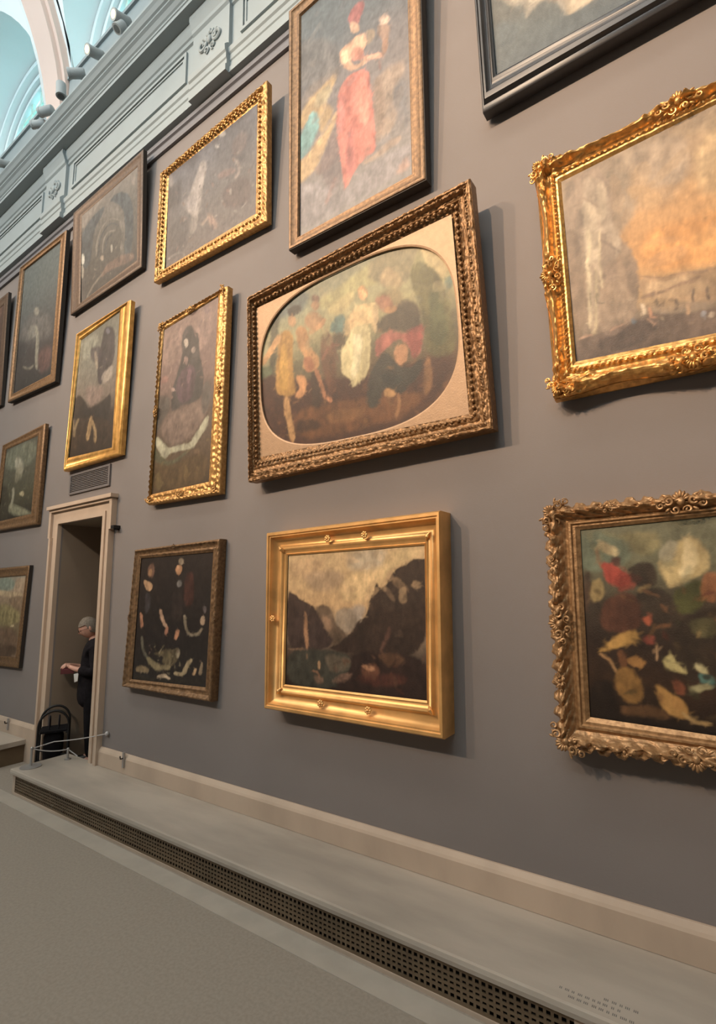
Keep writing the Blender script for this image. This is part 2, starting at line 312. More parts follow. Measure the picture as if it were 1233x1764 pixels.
PICTURES['fishmongers'] = dict(outer=[(-4.458, -0.08, 2.254), (-3.246, -0.08, 2.27), (-3.311, -0.08, 0.979), (-4.565, -0.08, 0.988)], inner=[(-4.394, -0.05, 2.169), (-3.358, -0.05, 2.168), (-3.409, -0.05, 1.08), (-4.451, -0.05, 1.06)], t_out=0.08, t_in=0.05, size=(1.039, 1.100), bg=[('2a2420', 0.0), ('261e1a', 0.4), ('2c221c', 1.0)],
 strokes=[
('6c4c3a',8,0.9,[230,972,222,939,201,916,172,909,144,921,124,947,117,983,126,1016,147,1040,176,1046,204,1034,223,1007]),
('9c7048',5,0.8,[194,956,187,940,172,929,155,927,140,934,130,948,129,965,136,982,150,992,167,994,183,988,192,974]),
('b88c60',4,0.9,[56,904,127,885,204,857,209,814,168,789,107,808,63,852]),
('3e3838',7,0.8,[96,774,184,781,191,612,122,578]),
('9a8468',4,0.85,[642,1041,639,1025,628,1013,611,1009,593,1015,579,1027,572,1044,575,1061,587,1072,604,1076,622,1070,636,1058]),
('b07c50',4,0.9,[627,968,623,945,609,929,587,924,563,931,545,948,536,971,540,994,555,1010,577,1015,600,1008,619,991]),
('c89468',3,0.8,[594,994,592,984,585,977,575,975,563,978,555,986,551,996,553,1005,560,1012,570,1015,581,1011,590,1004]),
('787068',5,0.8,[645,849,641,834,629,824,611,820,592,825,577,836,570,851,574,866,586,876,605,879,624,875,638,864]),
('48281e',9,0.8,[677,941,792,945,820,658,682,643]),
('342822',10,0.8,[507,791,665,804,669,515,523,530]),
('b87c58',4,0.95,[29,593,53,525,69,458,117,461,100,528,76,596]),
('b08868',3,0.95,[326,625,352,566,410,499,450,465,487,480,451,511,396,574,373,630]),
('b07454',3,0.95,[451,484,432,410,478,405,497,478]),
('b87c54',3,0.95,[598,455,574,374,625,368,649,448]),
('8c7a60',4,0.85,[682,578,705,481,770,405,901,399,963,458,932,470,884,420,791,424,742,487,720,580]),
('b09070',3,0.9,[984,533,982,512,971,497,955,491,938,496,924,512,917,533,920,554,931,570,947,576,964,570,978,555]),
('6a5c58',4,0.7,[987,626,985,610,977,599,966,595,953,599,944,610,939,626,941,641,949,653,960,657,973,653,982,641]),
('6c6450',7,0.8,[84,383,116,257,205,173,355,129,372,148,230,189,152,263,122,385]),
('8c7a54',8,0.85,[184,212,332,170,418,141,577,157,530,107,397,92,253,125]),
('6a5a3c',7,0.8,[253,239,510,281,665,302,674,216,579,141,430,158,463,223]),
('98876a',4,0.8,[618,261,666,294,674,216,643,207]),
('8c7450',6,0.8,[37,98,122,127,255,109,246,68,58,58]),
('a89068',4,0.9,[820,218,758,174,729,104,688,85,621,103,601,74,691,54,772,89,803,160,857,198]),
('b08c60',3,0.9,[886,148,844,85,882,75,924,138]),
('a08664',3,0.85,[954,200,940,94,975,92,989,198]),
('c0a480',4,0.95,[347,50,454,72,563,47,552,30,431,31]),
('30281e',7,0.8,[15,39,592,25,1007,66,1001,6,6,-3]),
 ])
PICTURES['lady_red'] = dict(outer=[(-2.386, -0.2, 6.65), (-1.168, -0.2, 6.661), (-1.257, -0.09, 4.53), (-2.482, -0.09, 4.546)], inner=[(-2.277, -0.17, 6.551), (-1.285, -0.17, 6.605), (-1.369, -0.06, 4.64), (-2.391, -0.06, 4.632)], t_out=0.09, t_in=0.06, size=(1.008, 1.948), bg=[('8a8480', 0.0), ('847c78', 0.2), ('807672', 0.4), ('706a6a', 0.6), ('5c6266', 0.75), ('566064', 1.0)],
 strokes=[
('6a6664',32,0.8,[-34,1766,392,1452,417,1110,-32,1333]),
('74685e',23,0.7,[32,1264,245,1251,418,1208,389,1129,185,1087,-14,1059]),
('b0905c',17,0.85,[-30,1069,94,1146,215,1169,361,1197,361,1099,244,1024,345,888,287,813,214,746,185,899,95,954,-21,921]),
('9a9070',17,0.7,[140,1142,289,1146,332,1068,259,990,155,1030]),
('6a9694',12,1.0,[-29,836,49,944,110,1033,185,961,200,828,125,723,19,670,-31,710]),
('c4a06a',14,0.9,[-36,662,65,670,170,734,287,777,359,879,372,786,272,688,228,568,110,473,-42,465]),
('8c6e5c',15,0.7,[125,502,243,536,287,704,386,719,384,483,213,408]),
('8a8282',17,0.9,[-42,440,35,426,184,375,462,167,646,254,890,255,1006,256,1000,73,514,54,-40,48]),
('9a8470',20,0.85,[721,864,785,925,955,901,976,810,892,754,864,595,897,498,823,400,725,433]),
('8c7462',16,0.8,[709,917,785,891,800,478,724,367,691,654]),
('6e6c6e',14,0.85,[975,745,879,740,865,638,934,552,964,384,987,372]),
('a88c74',10,0.7,[570,316,698,315,821,357,928,351,927,310,796,285,646,276]),
('b08874',12,0.8,[887,109,970,182,989,68,886,78]),
('6c5c5c',16,0.7,[272,664,386,766,411,469,423,232,284,254,184,471]),
('c46a58',8,0.98,[473,1098,660,1044,683,865,703,579,723,345,635,337,570,316,517,264,476,206,436,180,411,399,371,656,366,875,388,1031]),
('e0826a',11,0.8,[580,1002,645,959,667,714,651,564,575,654,551,855]),
('b06058',10,0.8,[481,663,522,639,544,307,476,228,452,447]),
('b86a60',10,0.7,[388,983,444,971,454,678,385,648]),
('cf7a66',9,0.7,[574,609,701,468,698,359,584,387]),
('c89a78',6,0.95,[391,1352,448,1361,517,1349,586,1360,652,1312,650,1229,610,1197,488,1209,555,1115,635,1132,648,1088,555,1091,460,1143,405,1255]),
('c07860',6,0.9,[503,1297,610,1233,635,1132,556,1163,502,1200]),
('d8b48c',5,0.9,[405,1342,475,1317,488,1209,432,1211]),
('d8a080',4,0.95,[623,1122,715,1065,792,1030,784,1069,710,1104,621,1159]),
('c8a080',5,0.95,[492,1529,533,1523,587,1445,586,1372,532,1400,505,1445]),
('9a5450',7,0.95,[478,1565,507,1619,576,1628,630,1604,636,1544,601,1508,587,1445,533,1510,499,1518]),
('9a8468',6,0.8,[639,1346,730,1297,728,1232,689,1213,637,1226,664,1279]),
('8e705c',7,0.9,[756,1319,843,1255,853,1166,838,1061,788,1027,776,1081,791,1164,754,1237]),
('c8a890',5,0.95,[854,1282,847,1264,832,1260,811,1269,790,1291,774,1319,769,1345,775,1363,791,1367,813,1357,834,1336,849,1308]),
('a87c60',6,0.8,[779,1185,841,1152,838,1061,788,1050]),
('96685c',4,0.7,[754,1026,765,949,782,940,771,1016]),
('a07c74',10,0.5,[338,349,281,238,239,177,272,150,315,211,372,322]),
 ])
PICTURES['oval'] = dict(outer=[(-2.805, -0.23, 4.18), (-0.906, -0.23, 4.244), (-0.899, -0.13, 2.716), (-2.868, -0.13, 2.68)], inner=[(-2.744, -0.16, 4.086), (-1.064, -0.16, 4.105), (-1.062, -0.06, 2.858), (-2.789, -0.06, 2.888)], t_out=0.13, t_in=0.06, size=(1.704, 1.227), bg=[('4c2c1c', 0.0), ('5a3820', 0.15), ('5e4428', 0.3), ('6a6448', 0.5), ('a8a070', 0.7), ('9c9c78', 0.85), ('8c8c70', 1.0)],
 strokes=[
('5c6a6a',22,0.8,[-25,1159,240,1265,551,1191,490,1039,213,1076,32,1014]),
('a8a068',18,0.85,[545,1077,867,1126,1058,1186,1684,1171,1683,886,1606,844,1413,991,1047,1030,710,962]),
('c0ae74',16,0.8,[695,995,925,1049,953,998,854,912,709,935]),
('d0b880',12,0.8,[1478,1139,1628,1099,1675,936,1607,856,1541,965,1484,1050]),
('8a8060',15,0.85,[1058,1186,1236,1204,1431,1222,1478,1139,1419,1064,1383,953,1218,965,1065,1076]),
('968a64',14,0.6,[1257,1105,1390,1038,1383,953,1269,896]),
('b89c70',11,0.6,[1136,1022,1229,1116,1330,973,1298,910]),
('8c7850',11,0.8,[1115,939,1246,955,1336,871,1304,808,1151,836]),
('646038',8,0.95,[1404,1045,1470,1043,1542,977,1608,867,1633,741,1664,547,1648,373,1467,399,1464,657,1401,848,1383,953]),
('505a38',10,0.7,[1506,858,1612,772,1619,448,1497,460]),
('5a8078',6,0.8,[1619,851,1671,890,1674,796,1625,790]),
('4a706c',7,0.9,[704,853,773,913,868,894,828,759,717,794]),
('544430',11,0.9,[717,794,845,767,837,650,725,656]),
('4c4a3a',11,0.8,[138,1179,236,1159,209,986,155,586,97,601]),
('a8a078',13,0.8,[-20,969,114,1049,113,775,-16,782]),
('5a6a4c',9,0.8,[-28,739,121,728,137,635,-21,631]),
('4a2a1c',14,0.95,[-31,634,157,644,464,508,975,406,1530,405,1659,370,1599,230,1442,110,1067,68,527,64,226,32,7,298]),
('7a4c24',17,0.8,[330,317,935,265,1350,221,1472,171,1232,60,769,48,372,63]),
('8c5e30',11,0.7,[619,230,990,204,956,125,678,127]),
('3a2418',12,0.8,[344,231,551,204,613,114,374,117]),
('3c2a1c',9,0.9,[519,577,587,559,621,269,504,280]),
('6a4028',11,0.8,[618,825,733,789,761,434,706,316,619,523]),
('b88838',6,0.98,[227,951,304,970,365,891,349,737,350,565,372,447,316,418,150,471,180,727,195,871]),
('c89838',6,0.9,[223,862,299,854,300,464,190,505]),
('cf9c60',6,0.95,[-37,757,87,859,208,957,245,915,124,802,23,741]),
('c88c54',6,0.95,[360,577,449,567,481,504,440,389,369,392,353,423,409,480]),
('cf9c5c',5,0.95,[243,435,299,429,310,266,350,162,327,50,292,77,279,189,247,307]),
('c09060',5,0.9,[392,1000,386,978,371,966,350,967,330,980,316,1002,312,1027,318,1049,334,1061,354,1060,374,1047,388,1025]),
('3c3428',5,0.95,[300,1106,385,1128,457,1094,436,1043,335,1049]),
('c08c54',7,0.95,[377,946,468,945,516,844,511,746,593,680,605,581,536,558,434,613,473,701,406,778]),
('b8744c',6,0.9,[438,697,542,681,571,577,484,558]),
('bc7c50',4,0.95,[553,578,588,432,627,338,693,281,715,299,657,349,623,432,589,575]),
('b08458',7,0.9,[489,1010,594,1017,674,918,655,869,552,875,484,925]),
('bc8c5c',5,0.9,[528,842,616,870,686,904,662,933,593,901,505,873]),
('6c4c38',6,0.95,[631,1089,624,1073,609,1065,588,1067,568,1080,554,1099,549,1119,556,1136,571,1143,592,1141,612,1128,626,1109]),
('a87c54',5,0.9,[625,1041,619,1023,605,1014,586,1015,567,1027,554,1047,550,1068,556,1086,571,1096,590,1094,608,1082,621,1063]),
('8c5840',5,0.8,[633,624,718,706,792,682,793,698,707,722,616,637]),
('7a4a34',5,0.8,[663,835,722,735,761,564,776,563,738,736,677,838]),
('d8b880',5,0.95,[949,933,1039,914,1126,883,1132,766,1096,675,1086,730,1059,764,970,780,907,761,858,723,828,759,849,833,915,891]),
('dca870',4,0.95,[1049,976,1043,956,1028,945,1008,946,989,959,976,980,972,1004,979,1025,994,1036,1014,1034,1033,1021,1046,1000]),
('b08450',4,0.9,[963,1035,1018,1054,1060,998,1049,950,1024,1025,977,1003]),
('d8c890',5,0.98,[925,795,1058,752,1055,612,1039,490,1004,399,944,389,880,341,870,420,795,478,789,637,855,684]),
('ece0b0',6,0.8,[905,735,995,707,968,535,914,396,872,458,910,577]),
('a89c70',4,0.6,[1005,627,1048,614,1023,469,962,435]),
('b8a078',6,0.8,[1082,886,1132,868,1121,718,1096,675]),
('4a4030',8,0.95,[1118,770,1233,783,1306,844,1372,821,1433,751,1447,615,1380,588,1250,653,1111,671]),
('a86c50',7,0.8,[1099,919,1215,928,1251,839,1233,783,1149,811]),
('c08c58',6,0.9,[1180,838,1277,817,1260,773,1190,784]),
('b46454',6,0.95,[1095,651,1223,661,1315,608,1407,604,1456,565,1434,454,1367,426,1349,526,1273,596,1189,573,1083,491]),
('984038',6,0.8,[1315,608,1464,657,1450,497,1366,415,1350,549]),
('cc9060',5,0.9,[1214,541,1311,561,1345,479,1298,397,1233,426]),
('34342c',6,0.97,[1020,420,1159,556,1221,453,1309,359,1444,428,1410,322,1299,244,1257,218,1141,304,1074,162,989,180]),
('28302c',5,0.8,[1091,402,1228,367,1291,304,1168,298]),
('bc8c50',5,0.9,[1139,281,1181,283,1231,224,1135,221]),
('b07c48',4,0.9,[1225,236,1226,156,1201,92,1226,82,1252,148,1252,232]),
('9c6c3c',7,0.8,[1442,406,1492,392,1488,212,1421,159]),
 ])
PICTURES['mountain_lake'] = dict(outer=[(-2.647, -0.15, 2.263), (-1.237, -0.15, 2.282), (-1.276, -0.15, 1.006), (-2.655, -0.15, 1.018)], inner=[(-2.482, -0.09, 2.089), (-1.375, -0.09, 2.091), (-1.4, -0.09, 1.19), (-2.507, -0.09, 1.186)], t_out=0.15, t_in=0.09, size=(1.107, 0.903), bg=[('2e1e16', 0.0), ('3c2a20', 0.2), ('5a4a3c', 0.3), ('a08468', 0.42), ('c49c6c', 0.6), ('caa878', 1.0)],
 strokes=[
('b0a088',24,0.7,[518,898,842,914,814,773,550,759]),
('dcb880',20,0.7,[457,712,786,798,842,772,728,609,612,562,458,588]),
('a08468',22,0.7,[122,762,327,793,504,761,489,662,229,641]),
('c09a70',23,0.6,[11,874,325,871,294,769,16,725]),
('d8b880',16,0.7,[842,890,1096,897,1017,821,869,770,785,691]),
('a09080',11,0.8,[491,489,612,550,685,538,627,431,538,369]),
('96826c',7,0.9,[428,513,552,538,612,430,522,356,429,390]),
('6c5642',6,0.97,[257,526,298,551,371,548,412,489,429,427,530,363,508,296,270,261]),
('a07a5c',9,0.6,[299,488,381,463,413,390,350,376]),
('40302a',5,0.98,[-9,646,73,624,127,584,256,532,299,463,366,376,430,305,303,238,4,224]),
('b08058',5,0.8,[155,513,182,461,211,284,187,220,158,358]),
('38281f',4,0.98,[1126,827,1069,824,1024,821,977,791,924,777,869,735,830,675,774,656,761,689,743,682,736,633,707,585,692,514,663,473,597,430,568,376,462,300,367,266,554,238,1116,234]),
('48382c',12,0.6,[757,585,977,743,1106,760,1103,582,840,492]),
('7c5444',8,0.6,[847,423,853,355,812,285,777,249,812,342]),
('3c3a30',8,0.9,[4,237,384,254,554,238,555,109,465,-4,11,-7]),
('70604c',10,0.7,[352,228,554,215,554,156,433,100,369,144]),
('8c6c50',4,0.7,[12,239,169,239,170,249,13,249]),
('94704e',4,0.7,[181,220,181,182,195,183,194,220]),
('30201a',9,0.97,[554,238,756,260,1116,245,1111,-10,434,-7,494,104,584,146]),
('7a4c34',10,0.8,[642,173,728,190,784,148,756,78,643,92]),
('6c4a30',12,0.6,[756,237,919,256,971,204,838,162]),
('c08860',4,0.7,[628,166,700,182,756,157,700,136]),
('5a3024',10,0.7,[555,97,892,133,1020,99,756,33]),
('94705a',9,0.6,[402,50,524,118,584,111,495,45]),
('d0a070',3,0.8,[290,170,288,115,310,115,313,171]),
('a07050',3,0.8,[236,98,292,85,297,53,316,56,307,96,244,112]),
('80604a',6,0.6,[257,75,339,69,339,27,258,26]),
 ])
PICTURES['black_frame'] = dict(outer=[(-0.816, -0.24, 6.367), (1.035, -0.24, 6.345), (0.858, -0.12, 4.776), (-0.844, -0.12, 4.767)], inner=[(-0.724, -0.19, 6.322), (0.985, -0.19, 6.334), (0.829, -0.07, 4.917), (-0.751, -0.07, 5.001)], t_out=0.12, t_in=0.07, size=(1.644, 1.378), bg=[('525c60', 0.0), ('5c6464', 0.12), ('66665e', 0.3), ('505a60', 1.0)],
 strokes=[
('a89c88',8,0.85,[39,899,733,645,833,161,712,132,534,133,440,133,403,201,380,290,298,329,239,306,200,269,198,349,156,393,99,440,44,536]),
('c0b498',10,0.8,[129,657,366,513,382,319,242,351,187,404,114,438]),
('c4b090',9,0.8,[427,378,618,277,637,138,508,135,427,141]),
('74604c',10,0.6,[339,533,417,446,405,243,339,302]),
('586468',17,0.5,[2,382,178,267,109,152,2,184]),
 ])
PICTURES['harbour'] = dict(outer=[(-0.561, -0.19, 4.176), (0.803, -0.19, 4.171), (0.664, -0.13, 2.804), (-0.568, -0.13, 2.814)], inner=[(-0.426, -0.14, 4.03), (0.742, -0.14, 4.096), (0.625, -0.08, 2.942), (-0.444, -0.08, 3.0)], t_out=0.13, t_in=0.08, size=(1.118, 1.096), bg=[('6c5c4c', 0.0), ('94806a', 0.15), ('c09c6c', 0.25), ('cf9858', 0.45), ('cc9c64', 0.65), ('b89c74', 0.85), ('a08a70', 1.0)],
 strokes=[
('a08c74',17,0.9,[-12,1109,333,1122,372,1060,361,848,294,648,-45,513]),
('b49470',24,0.7,[313,1023,570,1021,715,931,710,775,556,810,451,695,314,765]),
('a4907a',16,0.7,[330,1068,507,1062,568,971,548,781,416,818,337,934]),
('dc9c54',25,0.9,[378,609,514,598,703,574,1089,579,1083,249,695,332,435,364,328,473]),
('e4a860',21,0.7,[550,516,664,498,931,515,1033,334,660,391,571,410]),
('d0b080',21,0.7,[594,973,775,973,1095,987,1117,767,766,667,582,680]),
('96816c',6,0.9,[-5,1084,106,1075,185,1094,229,942,236,676,329,491,316,133,0,92]),
('ac9880',5,0.9,[96,1041,121,1056,150,1028,208,973,219,777,264,644,257,520,157,507,128,168,85,126,80,655]),
('c0ac90',4,0.9,[86,937,156,859,155,715,151,528,86,556,86,749]),
('b8a488',4,0.7,[164,1000,206,936,204,766,157,752]),
('d0bc98',3,0.85,[98,743,87,460,80,182,96,178,103,454,113,736]),
('ccb894',3,0.8,[155,714,150,509,150,380,164,376,164,505,169,709]),
('c8b48c',3,0.7,[128,519,116,263,102,121,115,117,128,259,141,514]),
('8a7460',2,0.7,[88,936,161,851,165,858,92,943]),
('7c6a5c',3,0.8,[164,647,213,597,247,546,255,554,220,607,169,658]),
('84705e',4,0.7,[162,712,191,679,238,583,235,403,166,393,158,525]),
('7c6856',5,0.7,[271,497,325,492,325,292,274,301]),
('8c7660',4,0.8,[-24,805,78,753,61,141,1,111]),
('6a6050',2,0.8,[93,373,92,298,100,296,101,370]),
('6a6050',2,0.8,[125,361,126,303,168,297,167,305,131,307,132,359]),
('b0906c',4,0.85,[316,382,434,339,568,324,695,332,1084,314,1081,119,625,149,331,265]),
('c4a47c',4,0.7,[336,349,567,300,659,222,496,212,387,246]),
('8a6e58',3,0.7,[330,380,407,344,516,329,568,303,645,315,927,315,925,324,643,324,567,313,515,339,407,354,331,390]),
('886c56',3,0.8,[332,264,432,257,488,271,542,270,583,288,576,303,537,286,484,288,429,274,330,282]),
('6a584c',5,0.9,[2,120,126,142,236,164,325,164,384,181,466,140,559,130,687,124,1081,119,1103,-78,344,-25,-7,1]),
('50423a',5,0.9,[124,115,217,108,281,160,367,135,394,95,318,31,211,14,119,44]),
('c0987c',3,0.8,[28,126,94,127,92,138,27,137]),
('c0987c',3,0.8,[182,140,252,155,250,164,180,149]),
('c0987c',2,0.8,[345,146,386,110,389,116,348,153]),
('e4ccac',2,0.95,[329,247,331,178,350,175,348,243]),
('c8906c',2,0.9,[357,213,361,153,375,151,371,211]),
('5a6a78',2,0.8,[274,170,294,138,310,152,290,183]),
('a0a0a4',2,0.8,[599,103,597,95,593,90,587,89,581,93,577,100,576,109,578,117,583,122,588,123,594,119,598,112]),
('c8b49c',2,0.8,[632,94,630,87,627,82,622,81,618,85,615,91,614,99,615,106,619,111,623,111,628,108,631,102]),
('5a4c42',2,0.85,[538,246,539,182,552,179,551,243]),
('5a4c42',2,0.85,[602,232,609,168,623,167,616,230]),
('5a4c42',2,0.85,[473,211,470,163,484,159,486,207]),
('5c4e42',2,0.8,[395,243,397,209,409,207,407,241]),
('5c4e42',2,0.8,[652,217,654,102,668,100,666,213]),
('5c4e42',2,0.8,[714,205,711,117,724,113,727,201]),
('c8a078',2,0.8,[515,174,515,126,527,123,527,171]),
('5c4e42',2,0.8,[804,206,801,134,814,131,816,202]),
 ])
PICTURES['hunt'] = dict(outer=[(-0.659, -0.15, 2.239), (0.531, -0.15, 2.231), (0.442, -0.15, 1.053), (-0.683, -0.15, 1.043)], inner=[(-0.496, -0.09, 2.109), (0.445, -0.09, 2.135), (0.36, -0.09, 1.173), (-0.526, -0.09, 1.204)], t_out=0.15, t_in=0.09, size=(0.914, 0.935), bg=[('20160e', 0.0), ('3a2616', 0.2), ('33241a', 0.4), ('44382a', 0.6), ('6c6a50', 0.8), ('74745c', 1.0)],
 strokes=[
('66705c',10,0.9,[0,934,146,900,216,798,199,749,77,704,-1,726]),
('8c8258',10,0.8,[162,907,319,897,343,821,272,769,216,807]),
('c0a870',6,0.9,[313,741,383,801,451,859,512,790,521,698,403,641,362,626]),
('d4c090',5,0.8,[431,853,475,809,478,716,404,664,428,774]),
('a8a084',4,0.85,[336,813,378,842,411,823,395,760,354,739,320,765]),
('b8a478',4,0.9,[76,854,115,868,165,811,156,777,119,797,82,818]),
('8c6440',4,0.8,[59,829,83,836,87,756,100,720,77,721]),
('b4402c',4,0.97,[79,756,125,753,168,725,239,679,209,647,164,632,120,650,99,686]),
('8c3422',5,0.8,[167,700,268,678,223,630,148,598]),
('4c2a20',4,0.9,[126,779,171,785,169,734,132,736]),
('38281c',4,0.9,[197,715,242,746,299,742,317,692,308,628,223,630]),
('9c8450',4,0.8,[27,653,83,686,102,590,54,548,16,583]),
('4c3424',4,0.8,[-2,708,46,723,21,530,-4,495]),
('5a3422',5,0.9,[102,582,222,614,260,499,213,416,109,412,57,444]),
('3a2e22',5,0.9,[222,622,349,627,373,563,313,420,245,482]),
('4c4c24',4,0.95,[374,594,417,648,482,661,506,622,489,532,397,500]),
('9c6034',3,0.85,[483,684,546,697,540,547,478,562]),
('a8502c',3,0.8,[245,490,274,507,294,475,272,458]),
('b4883c',4,0.95,[51,325,123,396,185,432,228,433,233,368,166,349,90,327]),
('34281c',5,0.95,[368,437,437,516,527,532,919,546,908,261,526,216,492,293,441,304,444,215,405,211,370,329]),
('5c5634',7,0.7,[423,478,526,502,528,406,446,410]),
('c0b070',3,0.9,[321,311,363,337,381,277,413,249,339,250]),
('4a7068',3,0.9,[452,260,522,252,520,201,457,216]),
('c8bc88',3,0.9,[435,296,473,292,503,257,452,260]),
('b0a878',3,0.8,[417,197,489,212,519,194,429,169]),
('946a2c',5,0.95,[108,221,147,257,206,254,238,178,228,98,168,82,127,141]),
('b07c38',3,0.85,[171,300,223,312,264,283,242,257,185,268]),
('7a4c28',3,0.8,[135,330,173,333,177,260,139,248]),
('a87c38',4,0.97,[282,198,336,165,382,141,407,122,411,48,364,49,311,78,286,137]),
('b8843c',3,0.8,[341,143,395,142,393,90,352,84]),
('8c4c2c',3,0.8,[352,221,404,203,409,159,363,161]),
('8c3e2c',3,0.8,[249,409,292,419,297,372,261,370]),
('c0986c',2,0.8,[292,379,295,293,305,294,302,380]),
('b08450',2,0.8,[54,311,98,274,110,227,121,232,108,283,63,322]),
('6c4a28',6,0.8,[138,70,284,90,364,41,136,30]),
('24180f',8,0.85,[4,169,114,197,136,22,3,1]),
('b89458',2,0.8,[381,68,427,29,500,40,501,55,432,44,390,80]),
 ])
# ---------------------------------------------------------------- the room
X0, X1, YL = -17.0, 6.0, -9.2
ZC = 8.06           # top of the cornice, springing of the vault
DX0, DX1, DZ = -6.10, -5.14, 2.655    # door opening
b = MB()
for x0, x1, z0, z1 in ((X0, DX0, 0, 6.85), (DX1, X1, 0, 6.85), (DX0, DX1, DZ, 6.85)): b.box(x0, x1, 0, .02 if (x0, x1) != (DX0, DX1) else .02, z0, z1)
b.box(X0, X1, .0, .3, 6.85, 8.04)
struct(b.build('wall_right', 'wall'))
b = MB(); b.box(X0, X1, YL-.2, 2.2, -.1, 0); struct(b.build('floor', 'floor'))
b = MB(); b.box(X0, X1, YL-.2, YL, 0, ZC); struct(b.build('wall_left', 'wall'))
b = MB(); b.box(X0-.2, X0, YL-.2, .5, 0, 14); struct(b.build('wall_far', 'wall'))
b = MB(); b.box(X1, X1+.2, YL-.2, .5, 0, 14); struct(b.build('wall_back', 'wall'))
b = MB(); b.box(X0, X1, -.65, -.523, 0, .004); struct(b.build('trim_1', 'border'))

# picture rail, painted like the wall
b = MB(); b.sweep([(0, 6.6), (-.03, 6.6), (-.035, 6.63), (-.03, 6.66), (-.012, 6.67), (-.012, 6.71), (-.032, 6.72), (-.032, 6.77), (-.01, 6.80), (0, 6.80)], X0, X1)
struct(b.build('trim_2', 'rail'))
# entablature: architrave, frieze, cornice
prof = [(0, 6.80), (-.07, 6.80), (-.07, 6.86), (-.055, 6.875), (-.055, 6.93), (-.065, 6.94), (-.065, 7.0), (-.08, 7.015), (-.085, 7.07), (-.05, 7.12), (-.04, 7.13),
        (-.04, 7.60), (-.06, 7.61), (-.06, 7.66), (-.075, 7.67), (-.10, 7.74), (-.10, 7.80), (-.22, 7.80), (-.22, 7.845), (-.23, 7.85), (-.23, 7.875),
        (-.245, 7.885), (-.27, 7.92), (-.295, 7.935), (-.295, 7.955), (-.315, 7.965), (-.34, 8.0), (-.36, 8.02), (-.36, 8.05), (0, 8.06)]
b = MB(); b.sweep(prof, X0, X1); ent = struct(b.build('trim_3', 'white'))
b = MB(); b.sweep([(YL-y, z) for y, z in prof], X0, X1); struct(b.build('trim_4', 'white'))
BAY = 3.25; BLK = [-3.56+BAY*k for k in range(-4, 3)]
for i, xc in enumerate(BLK[:-1]):           # sunk panel moulding of each frieze field
    x0, x1 = xc+.42, xc+BAY-.42
    b = MB(); z0, z1 = 7.17, 7.56
    for a, w, y in ((0, .035, -.062), (.05, .02, -.052)):
        X_0, X_1, Z0, Z1 = x0+a, x1-a, z0+a, z1-a
        b.box(X_0, X_1, y, -.04, Z0, Z0+w); b.box(X_0, X_1, y, -.04, Z1-w, Z1); b.box(X_0, X_0+w, y, -.04, Z0+w, Z1-w); b.box(X_1-w, X_1, y, -.04, Z0+w, Z1-w)
    struct(b.build('trim_%d' % (10+i), 'white'))
def scroll(mb, cx, cz, y, r, turns, sgn, thick, start=0., n=26):
    pts = []; rs = []
    for k in range(n):
        t = k/(n-1); a = start+sgn*2*PI*turns*t; rr = r*(1-.82*t)
        pts.append((cx+rr*math.cos(a), y-thick*.3*t, cz+rr*math.sin(a))); rs.append(thick*(.55+.45*math.sin(PI*t)))
    mb.tube(pts, rs, 7)
for i, xc in enumerate(BLK):                # projecting blocks with a carved ornament
    p2 = [(0, 6.795)] + [(y-.045, z-(.005 if z == 6.80 else 0)) for y, z in prof[1:10]] + [(-.08, 7.13), (-.08, 7.60), (-.10, 7.62), (-.105, 7.66), (-.14, 7.74), (-.14, 7.80), (0, 7.80)]
    b = MB(); b.sweep(p2, xc-.28, xc+.28); o = struct(b.build('trim_%d' % (20+i), 'white'))
    b = MB()
    for s in (-1, 1):
        scroll(b, xc+s*.11, 7.36, -.088, .075, 1.4, s, .017, PI/2)
        scroll(b, xc+s*.05, 7.27, -.088, .04, 1.2, -s, .012, -PI/2)
        for k in range(4):
            a = PI/2+s*(.25+.5*k); b.ell((xc+s*.03+.10*math.cos(a), -.088, 7.38+.09*math.sin(a)), (.03, .012, .016), Matrix.Rotation(-a, 3, 'Y'))
    b.ell((xc, -.09, 7.37), (.032, .025, .045)); b.ell((xc, -.088, 7.47), (.022, .018, .03))
    b.build('relief_ornament', 'white', o, True)

# vault with transverse ribs and lunettes
R = 4.6; CY = -4.6
def vy(z): return CY + math.sqrt(max(0, R*R-(z-ZC)**2))
LR, LZ = 1.28, 9.35                         # lunette arch radius and springing height
cents = [xc+BAY/2 for xc in BLK]; cents = [cents[0]-BAY] + cents
def zopen(x):
    for c in cents:
        if abs(x-c) < LR: return LZ+math.sqrt(LR*LR-(x-c)**2)
    return ZC
xs = []
for c in cents:
    xs += [c-BAY/2, c-LR-.001] + [c+LR*math.cos(PI-PI*k/24) for k in range(25)] + [c+LR+.001]
xs = sorted(set(round(x, 5) for x in xs if X0 <= x <= X1)); xs = [X0]+xs+[X1]
b = MB(); NT = 22; grid = []
for x in xs:
    z0 = zopen(x); t0 = math.asin(min(1, (z0-ZC)/R)); row = []
    for k in range(NT+1):
        t = t0+(PI-2*t0)*k/NT; row.append((x, CY+R*math.cos(t), ZC+R*math.sin(t)))
    grid.append(row)
vs = [p for r in grid for p in r]; n = NT+1
b.add(vs, [(i*n+k, i*n+k+1, (i+1)*n+k+1, (i+1)*n+k) for i in range(len(xs)-1) for k in range(NT)])
struct(b.build('ceiling', 'vault', smooth=True))
wi = 0
